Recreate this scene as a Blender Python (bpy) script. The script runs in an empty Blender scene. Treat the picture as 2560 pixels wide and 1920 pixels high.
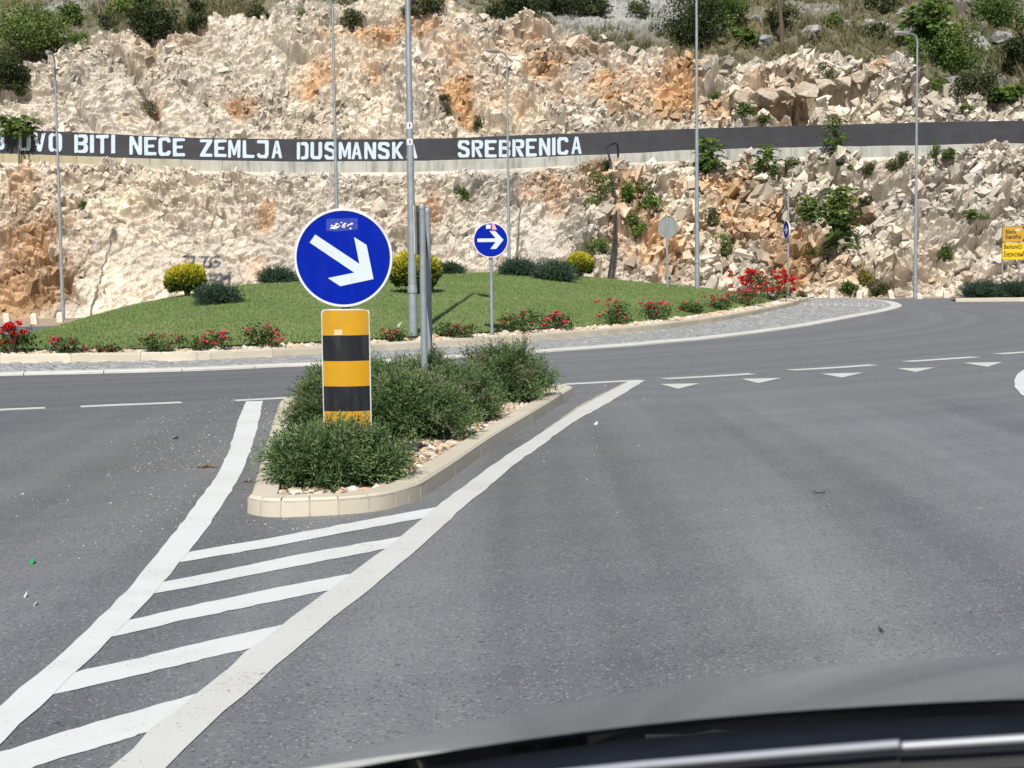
import bpy, bmesh, math, random
import numpy as np
from mathutils import Vector, Matrix
from mathutils.bvhtree import BVHTree

random.seed(7)
RNG = np.random.default_rng(11)
SC = bpy.context.scene
COL = SC.collection
R_ = math.radians

# ------------------------------------------------------------------ camera, sky, sun, exposure
CAM = np.array([0.0, 0.0, 1.32])
FPX = 3847.0                      # focal length in pixels of the 2560 x 1920 photograph
PITCH = math.atan(292.0 / FPX)
ROLL = 0.0115
_f = np.array([0.0, math.cos(PITCH), -math.sin(PITCH)])
_u0 = np.array([0.0, math.sin(PITCH), math.cos(PITCH)])
_r0 = np.array([1.0, 0.0, 0.0])
CR = math.cos(ROLL) * _r0 - math.sin(ROLL) * _u0
CU = math.sin(ROLL) * _r0 + math.cos(ROLL) * _u0
cam = bpy.data.cameras.new('camera')
cam.sensor_fit = 'HORIZONTAL'
cam.sensor_width = 36.0
cam.lens = 36.0 * FPX / 2560.0
cam.clip_start = 0.05
cam.clip_end = 2000.0
cam.dof.use_dof = True
cam.dof.focus_distance = 13.0
cam.dof.aperture_fstop = 18.0
camo = bpy.data.objects.new('camera', cam)
COL.objects.link(camo)
M = Matrix(((CR[0], CU[0], -_f[0], CAM[0]), (CR[1], CU[1], -_f[1], CAM[1]), (CR[2], CU[2], -_f[2], CAM[2]), (0, 0, 0, 1)))
camo.matrix_world = M
SC.camera = camo

SUN_EL = R_(47.0)
SUN_AZ = R_(6.0)                  # light travels away from the camera and this much to the right
sun_dir = Vector((math.sin(SUN_AZ) * math.cos(SUN_EL), math.cos(SUN_AZ) * math.cos(SUN_EL), -math.sin(SUN_EL)))
sl = bpy.data.lights.new('sun', 'SUN')
sl.energy = 5.0
sl.angle = R_(0.53)
sl.color = (1.0, 0.955, 0.88)
so = bpy.data.objects.new('sun', sl)
so.rotation_euler = sun_dir.to_track_quat('-Z', 'Y').to_euler()
COL.objects.link(so)

W = bpy.data.worlds.new('World')
SC.world = W
W.use_nodes = True
wn = W.node_tree
sky = wn.nodes.new('ShaderNodeTexSky')
sky.sky_type = 'NISHITA'
sky.sun_disc = False
sky.sun_elevation = SUN_EL
sky.sun_rotation = math.atan2(-sun_dir.x, -sun_dir.y)
sky.air_density = 1.0
sky.dust_density = 1.0
bg = wn.nodes['Background']
bg.inputs['Strength'].default_value = 0.07
wn.links.new(sky.outputs[0], bg.inputs[0])
SC.view_settings.view_transform = 'Standard'
SC.view_settings.look = 'None'
SC.view_settings.exposure = 0.15
SC.view_settings.gamma = 1.0
SC.view_settings.use_curve_mapping = False


# ------------------------------------------------------------------ helpers: where a sight line meets the place
def ray(u, v):
    return CR * ((u - 1280) / FPX) - CU * ((v - 960) / FPX) + _f


def gp(u, v, z=0.0):              # the point at height z
    d = ray(u, v)
    return CAM + d * ((z - CAM[2]) / d[2])


def at(u, v, Y):                  # the point at distance Y
    d = ray(u, v)
    return CAM + d * (Y / d[1])


def zat(u, v, Y):
    return at(u, v, Y)[2]


def sstep(x):
    x = np.clip(x, 0, 1)
    return x * x * (3 - 2 * x)


def zg(x, y):                     # the road falls a little towards the back left
    return -0.36 * sstep((np.asarray(y, float) - 30) / 22) * sstep((-np.asarray(x, float) + 2) / 11)


def curve_pts(P, n, closed=False):   # Catmull-Rom through P, resampled to even steps
    P = np.asarray(P, float)
    k = len(P)
    if closed:
        Q = np.vstack([P[-1:], P, P[:2]])
        segs = k
    else:
        Q = np.vstack([2 * P[:1] - P[1:2], P, 2 * P[-1:] - P[-2:-1]])
        segs = k - 1
    out = []
    for i in range(segs):
        p0, p1, p2, p3 = Q[i:i + 4]
        t = np.linspace(0, 1, 24, endpoint=False)[:, None]
        out.append(0.5 * (2 * p1 + (p2 - p0) * t + (2 * p0 - 5 * p1 + 4 * p2 - p3) * t ** 2 + (3 * p1 - p0 - 3 * p2 + p3) * t ** 3))
    out = np.vstack(out + [Q[1 + segs][None]])
    L = np.concatenate([[0], np.cumsum(np.linalg.norm(np.diff(out, axis=0), axis=1))])
    s = np.linspace(0, L[-1], n)
    return np.stack([np.interp(s, L, out[:, j]) for j in range(out.shape[1])], 1)


def path_len(P):
    return float(np.linalg.norm(np.diff(P, axis=0), axis=1).sum())


def offs(P, d, closed=False):     # offset a ground polyline sideways (left is positive)
    P = np.asarray(P, float)
    if closed:
        T = np.roll(P, -1, 0) - np.roll(P, 1, 0)
    else:
        T = np.gradient(P, axis=0)
    T = T[:, :2] / (np.linalg.norm(T[:, :2], axis=1)[:, None] + 1e-9)
    Q = P.copy()
    Q[:, 0] += -T[:, 1] * d
    Q[:, 1] += T[:, 0] * d
    return Q


# ------------------------------------------------------------------ helpers: noise
def h2(ix, iy, k):
    a = (ix.astype(np.int64) * 374761393 + iy.astype(np.int64) * 668265263 + k * 2246822519) & 0xFFFFFFFF
    a = ((a ^ (a >> 13)) * 1274126177) & 0xFFFFFFFF
    a = ((a ^ (a >> 16)) * 2654435761) & 0xFFFFFFFF
    a = a ^ (a >> 15)
    return (a & 0xFFFFFF).astype(np.float64) / 16777216.0


def vnoise(x, y, k=0):
    ix = np.floor(x).astype(np.int64)
    iy = np.floor(y).astype(np.int64)
    fx = x - ix
    fy = y - iy
    fx = fx * fx * (3 - 2 * fx)
    fy = fy * fy * (3 - 2 * fy)
    a = h2(ix, iy, k); b = h2(ix + 1, iy, k); c = h2(ix, iy + 1, k); d = h2(ix + 1, iy + 1, k)
    return (a + (b - a) * fx) * (1 - fy) + (c + (d - c) * fx) * fy


def fbm(x, y, k=0, o=4):
    s = 0; a = 0.5; t = 0
    for i in range(o):
        s = s + a * vnoise(x * 2 ** i + 17.3 * i, y * 2 ** i - 9.1 * i, k + i)
        t += a
        a *= 0.5
    return s / t


def voro(x, y, k):
    ix = np.floor(x).astype(np.int64)
    iy = np.floor(y).astype(np.int64)
    b1 = np.full(x.shape, 9.0); b2 = np.full(x.shape, 9.0)
    bi = np.zeros_like(ix); bj = np.zeros_like(iy)
    bx = np.zeros_like(x); by = np.zeros_like(y)
    for di in (-1, 0, 1):
        for dj in (-1, 0, 1):
            i = ix + di; j = iy + dj
            dx = x - (i + h2(i, j, k)); dy = y - (j + h2(i, j, k + 1))
            d = dx * dx + dy * dy
            m = d < b1
            b2 = np.where(m, b1, np.minimum(b2, d))
            b1 = np.where(m, d, b1)
            bi = np.where(m, i, bi); bj = np.where(m, j, bj)
            bx = np.where(m, dx, bx); by = np.where(m, dy, by)
    return bx, by, h2(bi, bj, k + 2), h2(bi, bj, k + 3), h2(bi, bj, k + 4), np.sqrt(b2) - np.sqrt(b1)


# ------------------------------------------------------------------ helpers: meshes and objects
class MB:
    def __init__(s):
        s.v = []; s.f = []; s.m = []

    def add(s, V, F, m=0):
        o = len(s.v)
        s.v += [tuple(map(float, p)) for p in V]
        s.f += [tuple(i + o for i in f) for f in F]
        s.m += [m] * len(F)
        return s

    def box(s, x0, x1, y0, y1, z0, z1, m=0):
        V = [(x0, y0, z0), (x1, y0, z0), (x1, y1, z0), (x0, y1, z0), (x0, y0, z1), (x1, y0, z1), (x1, y1, z1), (x0, y1, z1)]
        return s.add(V, [(0, 3, 2, 1), (4, 5, 6, 7), (0, 1, 5, 4), (1, 2, 6, 5), (2, 3, 7, 6), (3, 0, 4, 7)], m)

    def tube(s, path, rad, n=12, m=0, cap=True):
        P = [Vector(p) for p in path]
        if not hasattr(rad, '__len__'):
            rad = [rad] * len(P)
        V = []; F = []
        ref = None
        for i, p in enumerate(P):
            t = (P[min(i + 1, len(P) - 1)] - P[max(i - 1, 0)]).normalized()
            if ref is None:
                ref = Vector((1, 0, 0)) if abs(t.x) < 0.8 else Vector((0, 1, 0))
            a = (ref - t * ref.dot(t)).normalized()
            ref = a
            b = t.cross(a)
            for k in range(n):
                an = 2 * math.pi * k / n
                V.append(p + (a * math.cos(an) + b * math.sin(an)) * rad[i])
        for i in range(len(P) - 1):
            for k in range(n):
                k2 = (k + 1) % n
                F.append((i * n + k, i * n + k2, (i + 1) * n + k2, (i + 1) * n + k))
        if cap:
            F.append(tuple(range(n - 1, -1, -1)))
            F.append(tuple((len(P) - 1) * n + k for k in range(n)))
        return s.add(V, F, m)

    def prism(s, poly, y0, y1, m=0, axis='y'):    # extrude an x-z outline along y, or an x-y outline along z
        n = len(poly)
        if axis == 'y':
            V = [(p[0], y0, p[1]) for p in poly] + [(p[0], y1, p[1]) for p in poly]
        else:
            V = [(p[0], p[1], y0) for p in poly] + [(p[0], p[1], y1) for p in poly]
        F = [tuple(range(n)), tuple(range(2 * n - 1, n - 1, -1))]
        for i in range(n):
            j = (i + 1) % n
            F.append((j, i, n + i, n + j))
        return s.add(V, F, m)

    def lathe(s, prof, n=24, m=0, axis='z', c=(0, 0, 0)):
        V = []; F = []
        for r, h in prof:
            for k in range(n):
                a = 2 * math.pi * k / n
                p = (r * math.cos(a), r * math.sin(a), h) if axis == 'z' else (r * math.cos(a), h, r * math.sin(a))
                V.append((p[0] + c[0], p[1] + c[1], p[2] + c[2]))
        for i in range(len(prof) - 1):
            for k in range(n):
                k2 = (k + 1) % n
                F.append((i * n + k, i * n + k2, (i + 1) * n + k2, (i + 1) * n + k))
        return s.add(V, F, m)

    def mesh(s, name, mats, smooth=None):
        me = bpy.data.meshes.new(name)
        me.from_pydata(s.v, [], s.f)
        for mm in (mats if isinstance(mats, (list, tuple)) else [mats]):
            me.materials.append(mm)
        if any(s.m):
            me.polygons.foreach_set('material_index', s.m)
        bm = bmesh.new(); bm.from_mesh(me)
        bmesh.ops.recalc_face_normals(bm, faces=bm.faces)
        bm.to_mesh(me); bm.free()
        if smooth is not None:
            me.polygons.foreach_set('use_smooth', [True] * len(me.polygons))
            me.set_sharp_from_angle(angle=R_(smooth))
        me.update()
        return me

    def build(s, name, mats, parent=None, smooth=None):
        return link(name, s.mesh(name, mats, smooth), parent)


def link(name, data, parent=None, loc=None):
    o = bpy.data.objects.new(name, data)
    COL.objects.link(o)
    if parent:
        o.parent = parent
    if loc is not None:
        o.location = loc
    return o


def np_mesh(name, V, F, mats, attr=None, smooth=False, midx=None):
    """V (N,3); F (M,3) or (M,4); attr {name: (N,) or (N,3)}"""
    V = np.ascontiguousarray(V, np.float32)
    F = np.ascontiguousarray(F, np.int32)
    me = bpy.data.meshes.new(name)
    k = F.shape[1]
    me.vertices.add(len(V)); me.vertices.foreach_set('co', V.ravel())
    me.loops.add(F.size); me.loops.foreach_set('vertex_index', F.ravel())
    me.polygons.add(len(F))
    me.polygons.foreach_set('loop_start', np.arange(0, F.size, k, dtype=np.int32))
    me.polygons.foreach_set('loop_total', np.full(len(F), k, np.int32))
    for mm in (mats if isinstance(mats, (list, tuple)) else [mats]):
        me.materials.append(mm)
    if midx is not None:
        me.polygons.foreach_set('material_index', np.ascontiguousarray(midx, np.int32))
    if attr:
        for an, A in attr.items():
            A = np.asarray(A, np.float32)
            if A.ndim == 1:
                at_ = me.attributes.new(an, 'FLOAT', 'POINT'); at_.data.foreach_set('value', A)
            else:
                at_ = me.attributes.new(an, 'FLOAT_VECTOR', 'POINT'); at_.data.foreach_set('vector', np.ascontiguousarray(A).ravel())
    me.polygons.foreach_set('use_smooth', np.full(len(F), bool(smooth)))
    me.update(calc_edges=True)
    me.validate()
    return me


def grid_faces(nu, nv):
    a = np.arange(nu - 1)[:, None] * nv + np.arange(nv - 1)[None]
    return np.stack([a, a + nv, a + nv + 1, a + 1], -1).reshape(-1, 4)


def thing(name, label, cat, loc=(0, 0, 0), rotz=0.0, group=None):
    o = bpy.data.objects.new(name, None)
    o.empty_display_size = 0.2
    COL.objects.link(o)
    o.location = loc
    o.rotation_euler = (0, 0, rotz)
    return tag(o, label, cat, group)


def tag(o, label, cat, group=None):
    o['label'] = label
    o['category'] = cat
    if group:
        o['group'] = group
    return o


def kind(o, k):
    o['kind'] = k
    return o


# ------------------------------------------------------------------ helpers: materials
class NT:
    def __init__(s, name):
        s.m = bpy.data.materials.new(name)
        s.m.use_nodes = True
        s.t = s.m.node_tree
        s.b = s.t.nodes['Principled BSDF']
        s._pos = None

    def n(s, typ, **kw):
        nd = s.t.nodes.new(typ)
        for k, v in kw.items():
            setattr(nd, k, v)
        return nd

    def l(s, a, b):
        s.t.links.new(a, b)

    def pos(s, obj=False):
        if obj:
            return s.n('ShaderNodeTexCoord').outputs['Object']
        if s._pos is None:
            s._pos = s.n('ShaderNodeNewGeometry').outputs['Position']
        return s._pos

    def noise(s, scale, detail=4, rough=0.55, obj=False, vec=None):
        nd = s.n('ShaderNodeTexNoise')
        nd.inputs['Scale'].default_value = scale
        nd.inputs['Detail'].default_value = detail
        nd.inputs['Roughness'].default_value = rough
        s.l(vec if vec is not None else s.pos(obj), nd.inputs['Vector'])
        return nd.outputs['Fac']

    def ramp(s, fac, stops):
        nd = s.n('ShaderNodeValToRGB')
        e = nd.color_ramp.elements
        while len(e) < len(stops):
            e.new(0.5)
        for i, (p, c) in enumerate(stops):
            e[i].position = p
            e[i].color = (*c, 1) if hasattr(c, '__len__') else (c, c, c, 1)
        s.l(fac, nd.inputs['Fac'])
        return nd.outputs['Color']

    def mix(s, fac, a, b, mode='MIX'):
        nd = s.n('ShaderNodeMix', data_type='RGBA', blend_type=mode)
        for val, i in ((fac, 0), (a, 6), (b, 7)):
            if hasattr(val, 'is_linked') or hasattr(val, 'links'):
                s.l(val, nd.inputs[i])
            elif i == 0:
                nd.inputs[0].default_value = val
            else:
                nd.inputs[i].default_value = (*val, 1)
        return nd.outputs[2]

    def math(s, op, a, b=None, c=None):
        nd = s.n('ShaderNodeMath', operation=op)
        for i, val in enumerate((a, b, c)):
            if val is None:
                continue
            if hasattr(val, 'links'):
                s.l(val, nd.inputs[i])
            else:
                nd.inputs[i].default_value = val
        return nd.outputs[0]

    def attr(s, name, out='Fac'):
        nd = s.n('ShaderNodeAttribute', attribute_name=name)
        return nd.outputs[out]

    def bump(s, h, strength, dist):
        nd = s.n('ShaderNodeBump')
        nd.inputs['Strength'].default_value = strength
        nd.inputs['Distance'].default_value = dist
        s.l(h, nd.inputs['Height'])
        s.l(nd.outputs[0], s.b.inputs['Normal'])

    def done(s, color=None, rough=0.8, metal=0.0, spec=0.5):
        if color is not None:
            if hasattr(color, 'links'):
                s.l(color, s.b.inputs['Base Color'])
            else:
                s.b.inputs['Base Color'].default_value = (*color, 1)
        if hasattr(rough, 'links'):
            s.l(rough, s.b.inputs['Roughness'])
        else:
            s.b.inputs['Roughness'].default_value = rough
        s.b.inputs['Metallic'].default_value = metal
        s.b.inputs['Specular IOR Level'].default_value = spec
        return s.m


def simple(name, c, var=0.12, scale=8.0, rough=0.7, metal=0.0, spec=0.5, bump=0.0, obj=True, grime=0.0):
    t = NT(name)
    nz = t.noise(scale, 5, 0.6, obj)
    c = np.array(c)
    col = t.ramp(nz, [(0.25, tuple(np.clip(c * (1 - var), 0, 1))), (0.75, tuple(np.clip(c * (1 + var), 0, 1)))])
    if grime:
        mp = t.n('ShaderNodeMapping'); t.l(t.pos(True), mp.inputs['Vector']); mp.inputs['Scale'].default_value = (14, 14, 2.2)
        g = t.ramp(t.noise(1.0, 5, 0.7, vec=mp.outputs[0]), [(0.48, 0.0), (0.78, grime)])
        col = t.mix(g, col, (0.20, 0.175, 0.14))
    if bump:
        t.bump(t.noise(scale * 6, 3, 0.6, obj), bump, 0.01)
    return t.done(col, rough, metal, spec)


def leafmat(name, stops, rough=0.6, trans=0.25):
    """colour picked per leaf through the 'tint' attribute; some light passes through the leaf"""
    t = NT(name)
    col = t.ramp(t.attr('tint'), stops)
    t.done(col, rough, 0, 0.3)
    if trans:
        tr = t.n('ShaderNodeBsdfTranslucent')
        t.l(col, tr.inputs['Color'])
        mx = t.n('ShaderNodeMixShader')
        mx.inputs[0].default_value = trans
        t.l(t.b.outputs[0], mx.inputs[1]); t.l(tr.outputs[0], mx.inputs[2])
        t.l(mx.outputs[0], t.t.nodes['Material Output'].inputs['Surface'])
    return t.m


MAT = {}


def make_mats():
    # asphalt: pale and dark aggregate, worn lane centre, stains
    t = NT('asphalt')
    p = t.pos()
    big = t.noise(0.35, 4, 0.6)
    mid = t.noise(2.6, 5, 0.65)
    fine = t.noise(210, 2, 0.6)
    base = t.ramp(big, [(0.3, (0.140, 0.144, 0.150)), (0.7, (0.202, 0.206, 0.211))])
    base = t.mix(0.55, base, t.ramp(mid, [(0.3, (0.128, 0.132, 0.138)), (0.72, (0.218, 0.221, 0.225))]))
    base = t.mix(0.36, base, t.ramp(fine, [(0.3, (0.085, 0.089, 0.096)), (0.7, (0.255, 0.26, 0.268))]))
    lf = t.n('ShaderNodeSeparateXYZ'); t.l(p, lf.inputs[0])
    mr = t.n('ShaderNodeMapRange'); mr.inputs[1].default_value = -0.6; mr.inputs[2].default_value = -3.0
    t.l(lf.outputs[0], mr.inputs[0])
    base = t.mix(t.math('MULTIPLY', mr.outputs[0], 0.68), base, (0.088, 0.092, 0.099))  # left lane darker: the windscreen veil brightening the right is put into the colour
    sx = t.n('ShaderNodeSeparateXYZ'); t.l(p, sx.inputs[0])
    lane = t.math('SUBTRACT', sx.outputs[0], t.math('MULTIPLY_ADD', sx.outputs[1], 0.15, 0.22))
    lane = t.math('DIVIDE', lane, t.math('MULTIPLY_ADD', mid, 0.5, 0.12))
    lane = t.math('POWER', 2.718, t.math('MULTIPLY', t.math('MULTIPLY', lane, lane), -1.0))
    fade = t.n('ShaderNodeMapRange'); fade.inputs[1].default_value = 17; fade.inputs[2].default_value = 11
    t.l(sx.outputs[1], fade.inputs[0])
    lane = t.math('MULTIPLY', lane, t.math('MULTIPLY', fade.outputs[0], 0.6))
    base = t.mix(lane, base, (0.30, 0.295, 0.285))
    # faint tyre sweeps that follow the roundabout
    dist = t.n('ShaderNodeVectorMath', operation='DISTANCE'); t.l(p, dist.inputs[0]); dist.inputs[1].default_value = (-15.6, 43.7, 0)
    cb = t.n('ShaderNodeCombineXYZ'); t.l(dist.outputs['Value'], cb.inputs[0])
    sweep = t.noise(1.3, 4, 0.6, vec=cb.outputs[0])
    base = t.mix(0.42, base, t.ramp(sweep, [(0.35, (0.085, 0.088, 0.093)), (0.65, (0.22, 0.221, 0.222))]))
    # rolled wheel tracks along the lane, and dusty brown dirt against the splitter island
    wt = t.n('ShaderNodeMapping'); t.l(p, wt.inputs['Vector']); wt.inputs['Rotation'].default_value = (0, 0, 0.16); wt.inputs['Scale'].default_value = (1.15, 0.03, 1)
    trk = t.noise(1.0, 3, 0.5, vec=wt.outputs[0])
    near = t.n('ShaderNodeMapRange'); near.inputs[1].default_value = 16; near.inputs[2].default_value = 12
    t.l(sx.outputs[1], near.inputs[0])
    base = t.mix(t.math('MULTIPLY', near.outputs[0], 0.8), base, t.mix(0.6, base, t.ramp(trk, [(0.36, (0.085, 0.09, 0.098)), (0.62, (0.26, 0.264, 0.27))])))
    dp = t.n('ShaderNodeVectorMath', operation='DISTANCE'); t.l(p, dp.inputs[0]); dp.inputs[1].default_value = (-1.2, 10.5, 0)
    du = t.n('ShaderNodeMapRange'); du.inputs[1].default_value = 4.2; du.inputs[2].default_value = 1.0
    t.l(dp.outputs['Value'], du.inputs[0])
    base = t.mix(t.math('MULTIPLY', du.outputs[0], t.math('MULTIPLY', mid, 0.7)), base, (0.125, 0.112, 0.095))
    vo = t.n('ShaderNodeTexVoronoi'); vo.inputs['Scale'].default_value = 125; t.l(p, vo.inputs['Vector'])
    sep = t.n('ShaderNodeSeparateColor'); t.l(vo.outputs['Color'], sep.inputs[0])
    sp = t.ramp(sep.outputs[0], [(0.93, 0.0), (0.95, 1.0)])
    base = t.mix(t.math('MULTIPLY', sp, 0.6), base, (0.36, 0.355, 0.345))
    sp2 = t.ramp(sep.outputs[1], [(0.9, 0.0), (0.92, 1.0)])
    base = t.mix(t.math('MULTIPLY', sp2, 0.6), base, (0.03, 0.031, 0.034))
    t.bump(t.noise(120, 3, 0.7), 0.3, 0.004)
    base = t.mix(1.0, base, (0.96, 0.99, 1.02), 'MULTIPLY')
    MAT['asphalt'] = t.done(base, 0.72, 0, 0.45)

    for nm, c, dirt in (('line_white', (0.62, 0.645, 0.64), 0.60), ('line_worn', (0.56, 0.565, 0.545), 0.585)):
        t = NT(nm)
        n1 = t.noise(1.7, 5, 0.7); n2 = t.noise(55, 4, 0.7)
        col = t.mix(t.ramp(n1, [(0.45, 0.0), (0.85, 0.45)]), c, (0.45, 0.43, 0.39))
        wear = t.ramp(t.math('ADD', t.math('MULTIPLY', n2, 0.75), t.math('MULTIPLY', n1, 0.25)), [(dirt, 0.0), (dirt + 0.06, 0.8)])
        col = t.mix(wear, col, (0.13, 0.128, 0.122))
        t.bump(n2, 0.2, 0.004)
        MAT[nm] = t.done(col, 0.7, 0, 0.35)
    MAT['old_line'] = simple('old_line', (0.40, 0.36, 0.27), 0.25, 12, 0.85, obj=False)

    t = NT('concrete_kerb')
    n1 = t.noise(3, 5, 0.65); n2 = t.noise(40, 4, 0.7)
    col = t.ramp(n1, [(0.3, (0.47, 0.42, 0.325)), (0.7, (0.57, 0.52, 0.42))])
    col = t.mix(t.ramp(n2, [(0.55, 0.0), (0.75, 0.35)]), col, (0.27, 0.24, 0.19))
    oi = t.n('ShaderNodeObjectInfo')
    col = t.mix(0.6, col, t.mix(oi.outputs['Random'], (0.46, 0.42, 0.335), (0.60, 0.55, 0.46)))
    t.bump(n2, 0.25, 0.004)
    MAT['kerb'] = t.done(col, 0.85, 0, 0.25)
    MAT['mortar'] = simple('mortar', (0.42, 0.38, 0.31), 0.3, 30, 0.95, obj=False)

    t = NT('edging_concrete')
    n1 = t.noise(2, 5, 0.65); n2 = t.noise(45, 4, 0.7)
    col = t.ramp(n1, [(0.3, (0.50, 0.50, 0.46)), (0.7, (0.62, 0.61, 0.57))])
    col = t.mix(t.ramp(n2, [(0.55, 0.0), (0.8, 0.5)]), col, (0.3, 0.29, 0.27))
    MAT['edging'] = t.done(col, 0.85, 0, 0.25)

    t = NT('cobble_stone')
    oi = t.n('ShaderNodeObjectInfo')
    n1 = t.noise(9, 4, 0.6); n2 = t.noise(60, 3, 0.6)
    col = t.ramp(n1, [(0.3, (0.20, 0.207, 0.212)), (0.55, (0.31, 0.313, 0.312)), (0.75, (0.42, 0.415, 0.40))])
    col = t.mix(t.ramp(n2, [(0.4, 0.0), (0.8, 0.5)]), col, (0.14, 0.145, 0.15))
    MAT['cobble'] = t.done(col, 0.7, 0, 0.4)
    MAT['cobble_joint'] = simple('cobble_joint', (0.56, 0.53, 0.44), 0.2, 9, 0.95, obj=False)

    # rock: tint in 'rock' (cream-orange-grey colour) from the geometry's blocks, fine grain here
    t = NT('limestone')
    col = t.attr('rock', 'Color')
    g1 = t.noise(5, 6, 0.7); g2 = t.noise(22, 4, 0.7)
    col = t.mix(1.0, col, t.ramp(g1, [(0.25, 0.82), (0.5, 1.02), (0.8, 1.12)]), 'MULTIPLY')
    col = t.mix(1.0, col, t.ramp(g2, [(0.3, 0.82), (0.7, 1.12)]), 'MULTIPLY')
    t.bump(t.noise(14, 5, 0.7), 0.35, 0.03)
    MAT['rock'] = t.done(col, 0.9, 0, 0.2)

    t = NT('grey_boulder')
    g1 = t.noise(3, 6, 0.7); g2 = t.noise(14, 4, 0.7)
    col = t.ramp(g1, [(0.3, (0.20, 0.20, 0.19)), (0.6, (0.40, 0.39, 0.37)), (0.8, (0.50, 0.49, 0.47))])
    col = t.mix(1.0, col, t.ramp(g2, [(0.3, 0.7), (0.7, 1.1)]), 'MULTIPLY')
    t.bump(g1, 0.8, 0.15)
    MAT['boulder'] = t.done(col, 0.92, 0, 0.2)
    t = NT('cream_boulder')
    g1 = t.noise(3, 6, 0.7); g2 = t.noise(14, 4, 0.7)
    col = t.ramp(g1, [(0.3, (0.36, 0.27, 0.18)), (0.55, (0.52, 0.45, 0.36)), (0.8, (0.6, 0.55, 0.47))])
    col = t.mix(1.0, col, t.ramp(g2, [(0.3, 0.75), (0.7, 1.1)]), 'MULTIPLY')
    t.bump(g1, 0.7, 0.12)
    MAT['cream_boulder'] = t.done(col, 0.92, 0, 0.2)

    t = NT('gravel_stone')
    col = t.ramp(t.attr('tint'), [(0.0, (0.30, 0.24, 0.18)), (0.3, (0.50, 0.40, 0.29)), (0.55, (0.55, 0.37, 0.22)), (0.75, (0.6, 0.54, 0.46)), (1.0, (0.68, 0.64, 0.58))])
    MAT['gravel'] = t.done(col, 0.85, 0, 0.3)
    t = NT('road_grit')
    col = t.ramp(t.attr('tint'), [(0.0, (0.30, 0.26, 0.20)), (0.5, (0.46, 0.42, 0.34)), (1.0, (0.6, 0.57, 0.5))])
    MAT['grit'] = t.done(col, 0.85, 0, 0.3)
    MAT['soil'] = simple('soil', (0.17, 0.115, 0.07), 0.4, 14, 0.95, obj=False, bump=0.5)
    MAT['verge'] = simple('verge_soil', (0.36, 0.28, 0.20), 0.35, 3, 0.95, obj=False, bump=0.5)

    t = NT('lawn')
    n1 = t.noise(0.9, 5, 0.65); n2 = t.noise(14, 4, 0.7)
    st = t.n('ShaderNodeMapping'); t.l(t.pos(), st.inputs['Vector']); st.inputs['Scale'].default_value = (0.35, 2.2, 1)
    n3 = t.noise(2.0, 4, 0.6, vec=st.outputs[0])
    col = t.ramp(n1, [(0.3, (0.135, 0.205, 0.065)), (0.7, (0.225, 0.285, 0.105))])
    col = t.mix(0.45, col, t.ramp(n2, [(0.3, (0.055, 0.105, 0.028)), (0.75, (0.19, 0.255, 0.095))]))
    col = t.mix(0.35, col, t.ramp(n3, [(0.35, (0.07, 0.125, 0.033)), (0.7, (0.17, 0.225, 0.085))]))
    n5 = t.noise(0.38, 5, 0.7)
    col = t.mix(t.ramp(n5, [(0.52, 0.0), (0.72, 0.5)]), col, (0.215, 0.235, 0.10))
    t.bump(n2, 0.8, 0.05)
    MAT['lawn'] = t.done(col, 0.9, 0, 0.15)
    MAT['blade'] = leafmat('grass_blade', [(0.0, (0.12, 0.185, 0.055)), (0.5, (0.21, 0.285, 0.095)), (0.85, (0.25, 0.31, 0.125)), (1.0, (0.42, 0.38, 0.19))], 0.7, 0.25)
    MAT['dry_blade'] = leafmat('dry_grass_blade', [(0.0, (0.07, 0.08, 0.035)), (0.5, (0.14, 0.14, 0.06)), (1.0, (0.30, 0.24, 0.13))], 0.8, 0.2)

    t = NT('hill_soil')
    n1 = t.noise(0.5, 5, 0.7); n2 = t.noise(4, 5, 0.75)
    sc = t.attr('scree')
    veg = t.ramp(n2, [(0.3, (0.085, 0.08, 0.045)), (0.55, (0.16, 0.145, 0.085)), (0.75, (0.28, 0.25, 0.19))])
    grey = t.ramp(n2, [(0.3, (0.22, 0.215, 0.20)), (0.6, (0.42, 0.41, 0.385)), (0.8, (0.52, 0.51, 0.48))])
    col = t.mix(sc, veg, grey)
    t.bump(n2, 1.0, 0.25)
    MAT['hill'] = t.done(col, 0.95, 0, 0.15)

    # galvanised steel
    t = NT('galvanised_steel')
    n1 = t.noise(6, 5, 0.7, True); n2 = t.noise(55, 3, 0.6, True)
    col = t.ramp(n1, [(0.3, (0.25, 0.285, 0.31)), (0.7, (0.37, 0.405, 0.43))])
    col = t.mix(t.ramp(n2, [(0.5, 0.0), (0.8, 0.35)]), col, (0.24, 0.265, 0.29))
    MAT['galv'] = t.done(col, 0.5, 0.35, 0.5)
    MAT['galv_dark'] = simple('weathered_steel', (0.16, 0.15, 0.14), 0.3, 12, 0.6, 0.3)
    MAT['alu'] = simple('sign_back', (0.36, 0.38, 0.38), 0.08, 4, 0.55, 0.3)
    MAT['lamp_grey'] = simple('lamp_housing', (0.27, 0.28, 0.28), 0.08, 5, 0.5, 0.2)
    MAT['lamp_glass'] = simple('lamp_glass', (0.42, 0.42, 0.39), 0.05, 5, 0.25)
    MAT['blue'] = simple('sign_blue', (0.0, 0.014, 0.30), 0.12, 25, 0.45, 0, 0.08, grime=0.03)
    MAT['sign_white'] = simple('sign_white', (0.55, 0.62, 0.67), 0.05, 9, 0.35, grime=0.22)
    MAT['rim_white'] = simple('sign_rim', (0.66, 0.67, 0.69), 0.06, 9, 0.4, grime=0.5)
    MAT['yellow'] = simple('sign_yellow', (0.54, 0.285, 0.008), 0.07, 14, 0.32, grime=0.30)
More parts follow.
